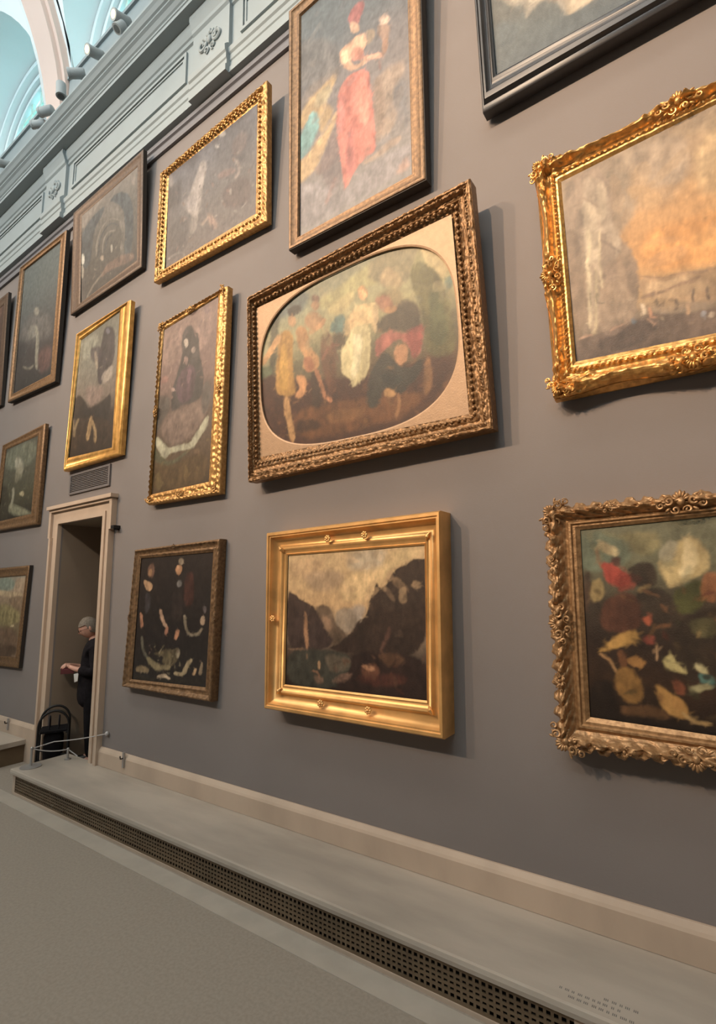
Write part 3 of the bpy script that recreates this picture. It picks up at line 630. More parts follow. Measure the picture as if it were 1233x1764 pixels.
for side in (1, -1):
    for c in cents:
        if side < 0 and not -9 < c < 2: continue
        if c < -15.2 or c > 4.5: continue
        wi += 1
        fy = (lambda y: y) if side > 0 else (lambda y: YL-y)
        outline = [(c-LR, ZC+(LZ-ZC)*k/8) for k in range(8)] + [(c+LR*math.cos(PI-PI*k/24), LZ+LR*math.sin(PI*k/24)) for k in range(25)] + [(c+LR, ZC+(LZ-ZC)*(7-k)/8) for k in range(8)]
        o = bpy.data.objects.new('window_%d' % wi, None); COL.objects.link(o); o.location = (c, fy(.3), ZC); struct(o)
        b = MB()                             # reveal running from the window back to the vault
        vs = []
        for x, z in outline: vs += [(x, fy(.35), z), (x, fy(min(0, vy(z))-.002), z)]
        b.add(vs, [(2*i, 2*i+1, 2*i+3, 2*i+2) for i in range(len(outline)-1)])
        b.box(c-LR, c+LR, fy(.0), fy(.35), ZC-.02, ZC)
        child(b, 'reveal', 'vault', o, True)
        b = MB(); b.box(c-BAY/2+.27, c+BAY/2-.27, fy(-.12), fy(.36), ZC, 8.88); b.box(c-BAY/2+.27, c+BAY/2-.27, fy(-.15), fy(.36), 8.88, 8.93); child(b, 'sill', 'white', o)
        def arch(r0, r1, y0, y1, zb):
            m = MB(); pr = []
            for r in (r0, r1):
                pr.append([(c-r, zb)] + [(c+r*math.cos(PI-PI*k/28), LZ+r*math.sin(PI*k/28)) for k in range(29)] + [(c+r, zb)])
            vs = []
            for i in range(31):
                for q, y in ((0, y0), (1, y0), (1, y1), (0, y1)): vs.append((pr[q][i][0], fy(y), pr[q][i][1]))
            m.add(vs, [(4*i+k, 4*i+(k+1)%4, 4*i+4+(k+1)%4, 4*i+4+k) for i in range(30) for k in range(4)])
            return m
        for r0, r1, y0, y1 in ((LR-.10, LR-.006, .05, .30), (LR-.20, LR-.11, .14, .31), (LR-.30, LR-.22, .20, .32)): child(arch(r0, r1, y0, y1, ZC), 'archivolt', 'vault', o, True)
        b = MB(); r = LR-.29
        b.add([(c, fy(.29), ZC)] + [(c-r, fy(.29), ZC)] + [(c+r*math.cos(PI-PI*k/24), fy(.29), LZ+r*math.sin(PI*k/24)) for k in range(25)] + [(c+r, fy(.29), ZC)],
              [(0, i, i+1) for i in range(1, 27)])
        child(b, 'pane', 'glass', o)
        b = MB(); w = .028
        for dx in (-.66, -.33, 0, .33, .66):
            h = LZ+math.sqrt(r*r-dx*dx); b.box(c+dx-w, c+dx+w, fy(.24), fy(.285), ZC, h)
        for z in (9.2, 9.65, 10.1): 
            hw = r if z < LZ else math.sqrt(r*r-(z-LZ)**2); b.box(c-hw, c+hw, fy(.245), fy(.283), z-w*.8, z+w*.8)
        child(b, 'window_frame', 'muntin', o)
for i, xc in enumerate(BLK):
    for side in (0,):
        b = MB(); N = 40; sec = [(-.26, -.08), (-.26, .10), (-.20, .10), (-.19, .16), (.19, .16), (.20, .10), (.26, .10), (.26, -.08)]
        vs = []
        for k in range(N+1):
            t = PI*k/N
            for dx, d in sec: vs.append((xc+dx, CY+(R-d)*math.cos(t), ZC+(R-d)*math.sin(t)))
        m = len(sec); b.add(vs, [(j*m+k, j*m+(k+1)%m, (j+1)*m+(k+1)%m, (j+1)*m+k) for j in range(N) for k in range(m)])
        struct(b.build('trim_%d' % (30+i), 'rib', smooth=True))

# doorway: stone casing with ears, deep passage
door = bpy.data.objects.new('door_1', None); COL.objects.link(door); door.location = (-5.62, 0, 0); struct(door)
b = MB(); OX0, OX1, OZ = -6.30, -4.95, 2.85
b.box(OX0+.03, DX0, -.03, 0, 0, DZ); b.box(DX1, OX1-.03, -.03, 0, 0, DZ); b.box(OX0+.03, OX1-.03, -.03, 0, DZ, OZ-.02)
b.box(DX0-.05, DX0, -.045, -.03, 0, DZ+.05); b.box(DX1, DX1+.05, -.045, -.03, 0, DZ+.05); b.box(DX0, DX1, -.045, -.03, DZ, DZ+.05)
for x0, x1 in ((OX0+.03, OX0+.07), (OX1-.07, OX1-.03)): b.box(x0, x1, -.06, -.03, 0, 2.5)
for x0, x1 in ((OX0, OX0+.05), (OX1-.05, OX1)): b.box(x0, x1, -.058, 0, 2.5, OZ-.021)
b.box(OX0+.002, OX0+.09, -.031, 0, 2.501, OZ-.025); b.box(OX1-.09, OX1-.002, -.031, 0, 2.501, OZ-.025)
b.box(OX0+.004, OX1-.004, -.06, 0, OZ-.05, OZ-.022); b.box(OX0-.02, OX1+.02, -.085, 0, OZ-.02, OZ+.02)
child(b, 'casing', 'travertine', door)
b = MB(); b.box(DX0-.06, DX0, .02, 2.0, 0, DZ+.1); b.box(DX1, DX1+.06, .02, 2.0, 0, DZ+.1); b.box(DX0, DX1, .02, 2.0, DZ, DZ+.1); b.box(DX0, DX1, 2.0, 2.1, 0, DZ)
child(b, 'passage', 'jamb', door)
b = MB(); b.box(DX0-.02, DX1, -.06, .28, 0, .015); child(b, 'threshold', 'border', door)
b = MB(); b.box(-4.925, -4.865, -.07, 0, 2.50, 2.53); b.box(-4.91, -4.88, -.045, 0, 2.485, 2.515)
tag(b.build('door_sensor', 'plastic_black'), 'small dark sensor box on the wall at the right ear of the stone door casing', 'sensor')

# painted-over vent above the door
t = thing('wall_vent', 'wall coloured rectangular vent panel set above the stone doorway', 'vent', (-5.53, 0, 3.1))
b = MB(); x0, x1, z0, z1 = -5.96, -5.10, 2.98, 3.22
b.box(x0, x1, -.018, 0, z0, z0+.025); b.box(x0, x1, -.018, 0, z1-.025, z1); b.box(x0, x0+.03, -.018, 0, z0+.025, z1-.025); b.box(x1-.03, x1, -.018, 0, z0+.025, z1-.025)
child(b, 'frame', 'vent', t)
b = MB(); b.box(x0+.03, x1-.03, -.003, 0, z0+.025, z1-.025)
for k in range(9): z = z0+.04+k*.02; b.box(x0+.03, x1-.03, -.012, -.003, z, z+.008)
child(b, 'louvre_panel', 'vent', t)

# marble skirting above the ledge
def skirting(name, x0, x1, zb, zt):
    m = MB(); m.sweep([(0, zb), (-.035, zb), (-.035, zt-.04), (-.028, zt-.025), (-.012, zt), (0, zt)], x0, x1); return struct(m.build(name, 'travertine'))
skirting('baseboard_right', OX1-.03, X1, .222, .385)
skirting('baseboard_far', X0, OX0+.03, 0, .40)

# low marble ledges with pierced bronze grilles
def ledge(label, x0, x1, gx0, gx1, dep, top, cell=.030, fine=True):
    t = thing('marble_ledge', label, 'ledge', ((x0+x1)/2, -dep/2, 0))
    m = MB(); m.sweep([(0, top-.05), (-dep+.01, top-.05), (-dep-.008, top-.042), (-dep-.012, top-.022), (-dep-.008, top-.004), (-dep+.004, top), (0, top)], x0-.012, x1)
    child(m, 'ledge_top', 'marble', t)
    m = MB(); m.box(x0, x0+.03, -dep+.04, -.0, 0, top-.05); m.box(x0, gx0, -dep+.015, -dep+.04, 0, top-.05); m.box(gx1, x1, -dep+.015, -dep+.04, 0, top-.05)
    m.box(gx0, gx1, -dep+.012, -dep+.04, 0, .018)
    child(m, 'ledge_front', 'travertine', t)
    if fine:
        g0, g1 = .018, top-.05; m = MB(); yy = -dep+.018
        m.box(gx0, gx1, yy, yy+.006, g1-.022, g1); m.box(gx0, gx1, yy, yy+.006, g0, g0+.014)
        rows = 5; hz = (g1-.022-g0-.014)/rows
        for r_ in range(1, rows): z = g0+.014+r_*hz; m.box(gx0, gx1, yy, yy+.006, z-.006, z+.006)
        k = gx0
        while k < gx1: m.box(k, k+.012, yy+.0005, yy+.0055, g0, g1); k += cell
        child(m, 'vent_grille', 'grille', t)
    else:
        m = MB(); m.box(gx0, gx1, -dep+.018, -dep+.024, .018, top-.05); child(m, 'front_panel', 'grille', t)
    m = MB(); m.box(gx0, gx1, -dep+.06, -dep+.065, 0, top-.05); child(m, 'grille_shade_sheet', 'void', t)  # near-black sheet paints in the darkness behind the grille
    return t
ledge('long low marble ledge with a pierced bronze grille running under the paintings from the doorway', -5.6, 3.0, -5.55, -.60, .52, .22)
t = thing('marble_ledge', 'short stretch of low marble ledge left of the doorway, its brown end facing the door', 'ledge', (-9, -.25, 0))
b = MB(); b.sweep([(-.002, .19), (-.50, .19), (-.51, .21), (-.50, .24), (-.002, .24)], -13, -6.5); child(b, 'ledge_top', 'marble', t)
b = MB(); b.box(-13, -6.52, -.49, -.002, 0, .19); child(b, 'ledge_front', 'grille', t)

# brackets clipped to the skirting
for x, zb, lab in ((-4.53, .30, 'small dark bracket clipped on the marble skirting right of the doorway'), (-6.97, .30, 'small dark bracket clipped on the marble skirting left of the doorway')):
    t = thing('skirting_bracket', lab, 'bracket', (x, -.036, zb), group='skirting brackets')
    b = MB(); b.box(x-.012, x+.012, -.052, -.036, zb-.02, zb+.11); child(b, 'plate', 'steel', t)
    b = MB(); b.tube([(x, -.052, zb+.06), (x, -.075, zb+.06), (x, -.08, zb+.085)], .006, 8); child(b, 'hook', 'plastic_black', t)
# small print on the ledge
b = MB(); random.seed(3)
for r_, (xa, xb, y) in enumerate(((-.66, -.43, -.455), (-.62, -.40, -.485), (-.50, -.38, -.425))):
    x = xa
    while x < xb:
        w = random.uniform(.006, .02); 
        for q in range(int(w/.006)+1): b.box(x+q*.006, x+q*.006+.003, y-.006, y+.006, .220, .2206)
        x += w+.012
tag(b.build('ledge_lettering', 'print'), 'small illegible dark lettering on the marble ledge at bottom right', 'lettering')

# ---------------------------------------------------------------- spotlights on the cornice
def spotlight(loc, d, lit, label, r=.062, L=.2):
    t = thing('cornice_spotlight', label, 'spotlight', loc, group='spotlights along the cornice')
    d = Vector(d).normalized(); c = Vector((0, 0, 0))
    m = MB(); a = c-d*L*.5; e = c+d*L*.5
    m.tube([a, a+d*.012, e-d*.03, e-d*.028, e], [r*.75, r*.93, r*.93, r, r], 18); m.build('body', 'lamp_grey', t, True)
    m = MB(); m.tube([e+d*.0005, e+d*.003], r*.66, 18); m.build('lens', 'lamp_on' if lit else 'lamp_dark', t)
    base = Vector((0, .22, 8.06-loc[2])); m = MB()
    m.tube([(0, .03, -.0), (0, .12, base.z*.4+.02), base+Vector((0, -.02, .01))], .012, 8); m.ell(base, (.03, .03, .012)); m.build('arm', 'lamp_grey', t, True)
    return t
spotlight((-4.80, -.35, 8.30), (-.05, -1, -.35), True, 'lit round spotlight highest up the cornice, closest to the viewer')
spotlight((-4.76, -.38, 8.13), (-.2, -.6, -1), False, 'unlit grey spotlight just below the topmost lit one', .055, .13)
spotlight((-5.36, -.35, 8.25), (-.05, -1, -.4), True, 'second lit round spotlight, to the right of the pink rib')
spotlight((-5.80, -.35, 8.27), (-.9, -1, -.35), False, 'grey spotlight turned sideways at the right edge of the pink rib')
spotlight((-6.20, -.35, 8.30), (.06, .04, -1), False, 'grey spotlight pointing straight down in front of the pink rib')
spotlight((-6.62, -.34, 8.26), (-1, -.5, -.1), False, 'upper of two grey spotlights lying sideways left of the pink rib')
spotlight((-6.82, -.34, 8.18), (-1, -.6, 0), False, 'lower of two grey spotlights lying sideways left of the pink rib', .055)
spotlight((-7.86, -.34, 8.14), (-.05, -1, -.35), True, 'lit spotlight at the left edge, farthest along the cornice')

# ---------------------------------------------------------------- picture canvases
def sstep(x): x = np.clip(x, 0, 1); return x*x*(3-2*x)
def fbm(U, V, f, seed):
    rng = np.random.RandomState(seed); out = np.zeros_like(U)
    for o_ in range(4):
        g = rng.rand(64, 64); x = U*f*2**o_+rng.rand()*50; y = V*f*2**o_+rng.rand()*50
        xi = np.floor(x).astype(int); yi = np.floor(y).astype(int); fx = sstep(x-xi); fy = sstep(y-yi)
        a = g[xi%64, yi%64]; b_ = g[(xi+1)%64, yi%64]; c = g[xi%64, (yi+1)%64]; d = g[(xi+1)%64, (yi+1)%64]
        out += ((a*(1-fx)+b_*fx)*(1-fy)+(c*(1-fx)+d*fx)*fy-.5)/2**o_
    return out
def bil3(Q, u, v):
    TL, TR, BR, BL = [np.array(q) for q in Q]; u = np.asarray(u)[..., None]; v = np.asarray(v)[..., None]
    return (BL*(1-u)+BR*u)*(1-v)+(TL*(1-u)+TR*u)*v
CLUTTER = dict(
 battle=((70, .03, .97, .05, .75, 28, ['8c827c', '4a4448', '7a5e56', '9c928c', '564e50', '6e5648'], .6),),
 hunt=((60, .03, .97, .05, .7, 26, ['6c4a24', '2a1c12', '8c5c34', '4c3a20', '9c7c48', '5a2c1c', '3a3a22'], .75), (14, .03, .97, .7, .97, 40, ['7c7850', '8c8460', '5c6450'], .4)),
 oval=((46, .05, .95, .04, .34, 30, ['6e4424', '3a2014', '84582c', '52341c', '8c6430'], .55), (26, .3, .95, .6, .97, 60, ['a49868', '8a8058', 'b8a878', '7c7c60'], .35), (22, .1, .75, .3, .7, 16, ['c89c64', '5a3c24', 'a87848', '3c2c20'], .5)),
 harbour=((50, .18, .98, .06, .26, 16, ['54463c', '6c5a4c', 'b09070', '8c7460', '4a4a4c', 'c0a888'], .65), (30, .2, .98, .4, .97, 80, ['c49c64', 'b08c64', 'd8a868', 'a48c70'], .3)),
 cloud_figure=((34, .05, .95, .55, .97, 26, ['947468', '6c5450', '8c6c5c', 'a08474'], .5), (24, .03, .97, .03, .25, 28, ['6e5830', '4a3820', '80683c'], .5)),
 lady_red=((46, .03, .97, .03, .97, 60, ['6c686a', '86807c', '8c7868', '767274'], .3),),
 rearing=((30, .05, .95, .4, .95, 26, ['8c8070', '5c5450', '7c6c60', '4a464a'], .5), (18, .03, .97, .03, .3, 24, ['4c3a28', '2c2218', '5c4630'], .6)),
 small_figures=((30, .03, .97, .05, .9, 26, ['6c684c', '3a3a2c', '7c7860', '54503c'], .5),),
 dark_cloaked=((24, .05, .95, .05, .9, 40, ['505856', '404444', '606460'], .4),),
 arches=((30, .1, .9, .03, .35, 22, ['8c7868', '4c4844', '74685c', 'a09080'], .5),),
 fishmongers=((34, .05, .95, .05, .28, 22, ['7c6c4c', '4c4030', '8c7c5c', '2c241c', '6a5040'], .7), (20, .05, .95, .3, .9, 50, ['2c2420', '30261e', '382c26'], .5)),
 far_hills=((40, .03, .97, .03, .55, 34, ['7c6c44', '5c4a30', '8c7c54', '6c5a3c'], .5),),
 mountain_lake=((36, .4, .98, .03, .28, 26, ['5c3424', '2e1e18', '6c4a34', '442c20'], .55), (24, .03, .97, .62, .97, 60, ['c49c70', 'b08c68', 'd4ac7c'], .35), (22, .55, .98, .3, .75, 40, ['4c3a2e', '32251e', '564234'], .45)),
 black_frame=((24, .1, .95, .05, .9, 70, ['5c6664', '707068', '8c8474'], .35),),
)
def paint_canvas(name, p, gain, root, tint=(1, 1, 1), sat=1.0):
    W, H = p['size']; step = .0052 if W*H < 1.6 else .0068
    nu = max(60, min(300, int(W/step))); nv = max(60, min(320, int(H/step)))
    U, V = np.meshgrid(np.linspace(0, 1, nu), np.linspace(0, 1, nv))
    X = U*W*1000; Y = V*H*1000
    seed = sum(map(ord, name))
    X2 = X+fbm(U*W, V*H, 10, seed)*14+fbm(U*W, V*H, 45, seed+7)*5; Y2 = Y+fbm(U*W, V*H, 10, seed+1)*14+fbm(U*W, V*H, 45, seed+8)*5
    s = np.array([v for _, v in p['bg']]); cs = np.array([lin(c) for c, _ in p['bg']])
    img = np.stack([np.interp(np.clip(V+fbm(U*W, V*H, 4, seed+2)*.05, 0, 1), s, cs[:, k]) for k in range(3)], -1)
    strokes = list(p['strokes']); rc = random.Random(seed)
    for n_, u0, u1, v0, v1, sz, pal, al_ in CLUTTER.get(name, ()):     # small touches of detail
        for _ in range(n_):
            cx, cy = rc.uniform(u0, u1)*W*1000, rc.uniform(v0, v1)*H*1000; an = rc.uniform(0, PI); ra, rb = sz*rc.uniform(.5, 1.5), sz*rc.uniform(.25, .6)
            pt = []
            for k in range(6):
                t = 2*PI*k/6; q = rc.uniform(.7, 1.3); pt += [cx+q*(ra*math.cos(t)*math.cos(an)-rb*math.sin(t)*math.sin(an)), cy+q*(ra*math.cos(t)*math.sin(an)+rb*math.sin(t)*math.cos(an))]
            strokes.append((rc.choice(pal), 3, al_*rc.uniform(.5, 1), pt))
    for col, soft, al, pts in strokes:
        P_ = np.array(pts, float).reshape(-1, 2)
        for _ in range(2):                  # round the corners of the stroke
            Q_ = np.roll(P_, -1, 0); P_ = np.stack([P_*.78+Q_*.22, P_*.22+Q_*.78], 1).reshape(-1, 2)
        inside = np.zeros(U.shape, bool); dist = np.full(U.shape, 1e9)
        j = len(P_)-1
        for i in range(len(P_)):
            x0, y0 = P_[j]; x1, y1 = P_[i]; dx, dy = x1-x0, y1-y0
            if abs(dy) > 1e-9:
                c = ((y0 > Y2) != (y1 > Y2)) & (X2 < dx*(Y2-y0)/dy+x0); inside ^= c
            L2 = dx*dx+dy*dy+1e-9; t = np.clip(((X2-x0)*dx+(Y2-y0)*dy)/L2, 0, 1)
            dist = np.minimum(dist, np.hypot(X2-x0-t*dx, Y2-y0-t*dy)); j = i
        sd = np.where(inside, dist, -dist); soft = soft*1.25+4
        a = (sstep((sd+soft)/(2*soft))*al)[..., None]; si = (k_ := (len(pts)*7+int(pts[0])) % 997); vr = 1+.6*fbm(U*W*1.6, V*H*.8, 11, si)[..., None]; img = img*(1-a)+np.array(lin(col))*vr*a
    # short dabs picked up from the neighbourhood, so that patches break up like brushwork
    rng = np.random.RandomState(seed+11); ny, nx = U.shape
    base = img.copy()
    for _ in range(int(W*H*1700)):
        cx = rng.randint(0, nx); cy = rng.randint(0, ny); an = rng.rand()*PI; ln = rng.uniform(2, 4.5); wd = rng.uniform(.9, 1.7)
        sx = min(nx-1, max(0, cx+rng.randint(-2, 3))); sy = min(ny-1, max(0, cy+rng.randint(-2, 3))); c = base[sy, sx]*rng.uniform(.78, 1.26)
        x0, x1, y0, y1 = max(0, cx-8), min(nx, cx+9), max(0, cy-8), min(ny, cy+9)
        yy, xx = np.mgrid[y0:y1, x0:x1]; dx = xx-cx; dy = yy-cy; a_ = dx*math.cos(an)+dy*math.sin(an); b_ = -dx*math.sin(an)+dy*math.cos(an)
        al = (np.clip(1.2-np.hypot(a_/ln, b_/wd), 0, 1)*.45)[..., None]; img[y0:y1, x0:x1] = img[y0:y1, x0:x1]*(1-al)+c*al
    # brush texture, part of the paint itself
    img *= (1+fbm(U*W, V*H, 26, seed+5)*.30+fbm(U*W*2.2, V*H*.7, 40, seed+6)*.16)[..., None]
    g_ = img.mean(-1, keepdims=True); img = g_+(img-g_)*sat
    img = np.clip(img*gain*np.array(tint), 0.002, .95)
    pos = bil3(p['inner'], U, V); o_ = np.array(root.location); e1 = np.array(p['inner'][1])-np.array(p['inner'][0]); e2 = np.array(p['inner'][3])-np.array(p['inner'][0])
    nn = np.cross(e1, e2); nn /= np.linalg.norm(nn); nn *= -np.sign(nn[1]) if nn[1] > 0 else 1
    pos = pos-nn*.006-o_
    me = bpy.data.meshes.new('canvas')
    idx = np.arange(nu*nv).reshape(nv, nu)
    faces = np.stack([idx[:-1, :-1], idx[:-1, 1:], idx[1:, 1:], idx[1:, :-1]], -1).reshape(-1, 4)
    me.from_pydata(pos.reshape(-1, 3).tolist(), [], faces.tolist()); me.update()
    ca = me.color_attributes.new('pigment', 'FLOAT_COLOR', 'POINT')
    rgba = np.ones((nu*nv, 4)); rgba[:, :3] = img.reshape(-1, 3); ca.data.foreach_set('color', rgba.ravel())
    me.polygons.foreach_set('use_smooth', [True]*len(me.polygons))
    me.materials.append(M['oil_paint'])
    o = bpy.data.objects.new('canvas', me); COL.objects.link(o); o.parent = root
    # wooden board behind the canvas
    return o
m = material('oil_paint', (.5, .5, .5), .5, bump=.12, bscale=160, spec=.4)
nd = m.node_tree.nodes.new('ShaderNodeVertexColor'); nd.layer_name = 'pigment'
m.node_tree.links.new(nd.outputs['Color'], m.node_tree.nodes['Principled BSDF'].inputs['Base Color']); M['oil_paint'] = m

# ---------------------------------------------------------------- frames
PROF = dict(
 plain=[(0, .0), (0, .9), (.06, 1), (.25, 1), (.32, .86), (.7, .72), (.78, .8), (.9, .78), (1, .55)],
 scoop=[(0, .0), (0, .92), (.05, 1), (.14, 1), (.17, .93), (.22, .93), (.26, .80), (.38, .60), (.52, .52), (.60, .56), (.63, .66), (.70, .70), (.76, .66), (.79, .60), (.92, .58), (.94, .62), (1, .55)],
 bead=[(0, .0), (0, .93), (.04, 1), (.12, 1), (.16, .93), (.22, .95), (.30, .95), (.36, .80), (.48, .74), (.56, .78), (.60, .70), (.68, .66), (.74, .70), (.80, .62), (.9, .55), (1, .5)],
 cove=[(0, .0), (0, .8), (.05, .95), (.12, 1), (.2, .98), (.28, .85), (.45, .7), (.6, .66), (.68, .72), (.78, .74), (.86, .66), (1, .55)],
 black=[(0, .0), (0, .75), (.05, .85), (.15, .88), (.2, .8), (.28, .98), (.42, 1), (.5, .88), (.56, .72), (.7, .66), (.78, .72), (.86, .74), (.9, .62), (1, .55)],
 swept=[(0, .0), (0, .55), (.06, .72), (.14, .86), (.22, .96), (.30, 1), (.36, .98), (.42, .86), (.52, .70), (.60, .64), (.66, .68), (.70, .74), (.76, .74), (.80, .66), (.88, .66), (.92, .62), (1, .55)],
)
def lerp_prof(pr, sub):
    out = []
    for (a0, h0), (a1, h1) in zip(pr[:-1], pr[1:]):
        k = max(1, int(sub*(abs(a1-a0)+.15)))
        for q in range(k): out.append((a0+(a1-a0)*q/k, h0+(h1-h0)*q/k))
    return out+[pr[-1]]
def frame_mesh(p, thick, style, orn, seg):
    O = [Vector(q) for q in p['outer']]; I = [Vector(q) for q in p['inner']]
    nrm = (O[1]-O[0]).cross(O[3]-O[0]).normalized()
    if nrm.y > 0: nrm = -nrm
    cen = sum(O, Vector())/4
    pr = lerp_prof(PROF[style], 26 if orn else 1)
    h_in = PROF[style][-1][1]
    Ib = []
    for o_, i_ in zip(O, I):                # inner corners brought to the outer face plane, the profile sets the depth
        Ib.append(i_ - nrm*((i_-o_).dot(nrm)))
    dI = sum((i_-ib).dot(nrm) for i_, ib in zip(I, Ib))/4   # depth of the sight edge (negative)
    vs = []; cols = []
    for k in range(4):
        a0, a1, b0, b1 = O[k], O[(k+1)%4], Ib[k], Ib[(k+1)%4]
        L = (a1-a0).length; n_ = max(1, int(L/seg)) if orn else 1
        outd = ((a0+a1)/2-cen); outd = (outd - (a1-a0).normalized()*outd.dot((a1-a0).normalized())).normalized()
        for q in range(n_):
            f = q/n_; cols.append((k, f, L, outd, a0.lerp(a1, f), b0.lerp(b1, f)))
    m = len(pr)
    for k, f, L, outd, pa, pb in cols:
        s = f*L; corner = min(f, 1-f)*L
        for j, (a, h) in enumerate(pr):
            if h >= h_in: d = dI*(1-(h-h_in)/(1-h_in))
            else: d = -thick*(1-h/max(h_in, 1e-3))+dI*(h/max(h_in, 1e-3)) if a == 0 else dI*(1-(h-h_in)/(1-h_in))
            if a == 0 and h < 1: d = -thick*(1-h)
            q_ = pa.lerp(pb, a)+nrm*d
            if orn and not (a == 0 and h < .3): q_ = orn(q_, nrm, outd, s, L, a, corner, k)
            vs.append(q_)
    N = len(cols)
    fs = [(i*m+j, i*m+j+1, ((i+1)%N)*m+j+1, ((i+1)%N)*m+j) for i in range(N) for j in range(m-1)]
    b = MB(); b.add(vs, fs); b.nrm = nrm; return b
def bump(a, c, w): return math.exp(-((a-c)/w)**2)
def orn_leaf(amp, per):
    def f(q, n, o, s, L, a, corner, k):
        z = noise.noise(q*38); e = amp*bump(a, .2, .13)*(.5+.5*math.sin(2*PI*s/per+3*a))
        return q+n*(e+amp*.8*z*bump(a, .45, .5))
    return f
def orn_bead(amp, per, at):
    def f(q, n, o, s, L, a, corner, k):
        e = amp*bump(a, at, .05)*max(0, math.sin(2*PI*s/per))+amp*.35*bump(a, .26, .05)*math.sin(2*PI*s/(per*.45)+9*a)
        return q+n*(e+amp*.5*noise.noise(q*60))
    return f
def orn_heavy(amp, per, edge):
    def f(q, n, o, s, L, a, corner, k):
        w = bump(a, .24, .22)
        v1 = noise.noise(q*30); v2 = noise.noise(q*75+Vector((5, 5, 5)))
        cell = noise.voronoi(q*24)[0]; c_ = cell[1]-cell[0]
        leaf = abs(math.sin(PI*s/per+2.2*math.sin(2*PI*a)))
        e = amp*w*(1.4*leaf+1.6*c_+.9*v1+.5*v2-.9)
        ed = edge*bump(a, 0, .16)*(math.sin(2*PI*s/per)+.8*v1+.5*math.sin(4*PI*s/per+1))
        return q+n*e+o*ed
    return f
def orn_swept(amp, per):
    def f(q, n, o, s, L, a, corner, k):
        mid = abs(s-L/2); near = max(bump(corner, 0, .16), bump(mid, 0, .12))
        v1 = noise.noise(q*34); cell = noise.voronoi(q*26)[0]; c_ = cell[1]-cell[0]
        e = amp*(1.9*near*bump(a, .25, .3)*(c_*1.5+v1)+.35*bump(a, .72, .07)*math.sin(2*PI*s/per)+.12*v1+.5*bump(a, .3, .12)*max(0, v1))
        sw = -.022*math.sin(PI*min(corner/(L*.5), 1))**2*bump(a, 0, .35)*(1-near)
        return q+n*e+o*(sw+.012*near*v1*bump(a, 0, .2))
    return f
def cartouche(mb, c, nrm, out, size, seed):
    """carved shell with two scrolls and leaves; out = direction the shell fans towards"""
    rng = random.Random(seed); out = out.normalized(); side = nrm.cross(out).normalized()
    def P3(u, v, w): return c+side*u+out*v+nrm*w
    for k in range(-3, 4):                       # fan of lobes
        a = k*.36; d = Vector((math.sin(a), math.cos(a))); ln = size*(.62-.05*abs(k))
        mt = Matrix((side, out, nrm)).transposed() @ Matrix.Rotation(-a, 3, 'Z')
        mb.ell(P3(d.x*ln*.62, d.y*ln*.62-.1*size, .012), (size*.10, ln*.42, size*.16), mt, 8, 6)
    mb.ell(P3(0, -.12*size, .015), (size*.2, size*.2, size*.22), None, 10, 7)
    for s in (-1, 1):
        for (cu, cv, r0, tn, th, st) in ((.55, -.05, .26, 1.5, .075, PI/2), (.95, -.28, .20, 1.3, .06, PI/2), (.28, -.55, .22, 1.2, .06, 0)):
            pts = []; rs = []
            for k in range(18):
                t = k/17; a = st-s*2*PI*tn*t; rr = r0*size*(1-.8*t)
                pts.append(P3(s*cu*size+rr*math.cos(a), cv*size+rr*math.sin(a), .01+.012*t)); rs.append(th*size*(.5+.6*math.sin(PI*t)))
            mb.tube(pts, rs, 6)
        for k in range(4):
            a = s*(1.1+.35*k); d = Vector((math.sin(a), math.cos(a))); ln = size*rng.uniform(.3, .45)
            mt = Matrix((side, out, nrm)).transposed() @ Matrix.Rotation(-a, 3, 'Z')
            mb.ell(P3(d.x*size*.75, d.y*size*.75-.1*size, .006), (size*.08, ln*.5, size*.08), mt, 7, 5)

SPEC = dict(
 far_hills=('plain', 'bronze', 'painting of pale hills in a brown black-sided frame, lowest at the left edge', None),
 small_figures=('cove', 'bronze', 'murky green painting in a brown gilt frame, left of the doorway at lintel height', None),
 sliver=('plain', 'brown', 'sliver of a reddish brown painting cut off by the left edge of the photo', None),
 dark_cloaked=('plain', 'bronze', 'tall dim painting of a standing pale figure on dark green, under the cornice', None),
 arches=('plain', 'brown', 'painting of a vaulted arcade in a plain brown frame, touching the cornice', None),
 rearing=('cove', 'gold_yellow', 'tall painting of a dark winged figure over hills, yellow gold frame above the doorway', None),
 battle=('bead', 'gold', 'wide glare-hazed grey painting of a crowd scene in a gold leaf-edged frame, top row', 'leaf'),
 cloud_figure=('cove', 'gold', 'narrow painting of a robed figure seated on a cloud, gold frame with carved corners', 'leaf'),
 fishmongers=('cove', 'bronze', 'near-black painting of two men behind a pile of fish, right of the doorway', 'leaf'),
 lady_red=('plain', 'bronze', 'tall painting of a woman in a coral red gown against clouds, top row', None),
 oval=('bead', 'gold_old', 'painting of outdoor figures behind an oval gilt mat in a broad beaded frame', 'bead'),
 mountain_lake=('scoop', 'gold_soft', 'mountain lake landscape painting in a smooth deep gold frame, bottom row', None),
 black_frame=('black', 'black', 'painting with pale clouds in a black moulded frame, cut off by the top edge', None),
 harbour=('swept', 'gold_bright', 'painting of a sunlit harbour and tall buildings in a curved gold rococo frame, right edge', 'swept'),
 hunt=('swept', 'gold_pale', 'painting of crowded dark and red shapes in a heavily carved gilt frame, bottom right', 'heavy'),
)
THICK = dict(far_hills=.045, sliver=.045, small_figures=.05, dark_cloaked=.055, arches=.05, rearing=.06, battle=.06, cloud_figure=.06, fishmongers=.075, lady_red=.075, oval=.10, mountain_lake=.15, black_frame=.10, harbour=.10, hunt=.14)
GAIN = {k: (1.0, (1.0, 1.02, 1.05), .84) for k in SPEC}
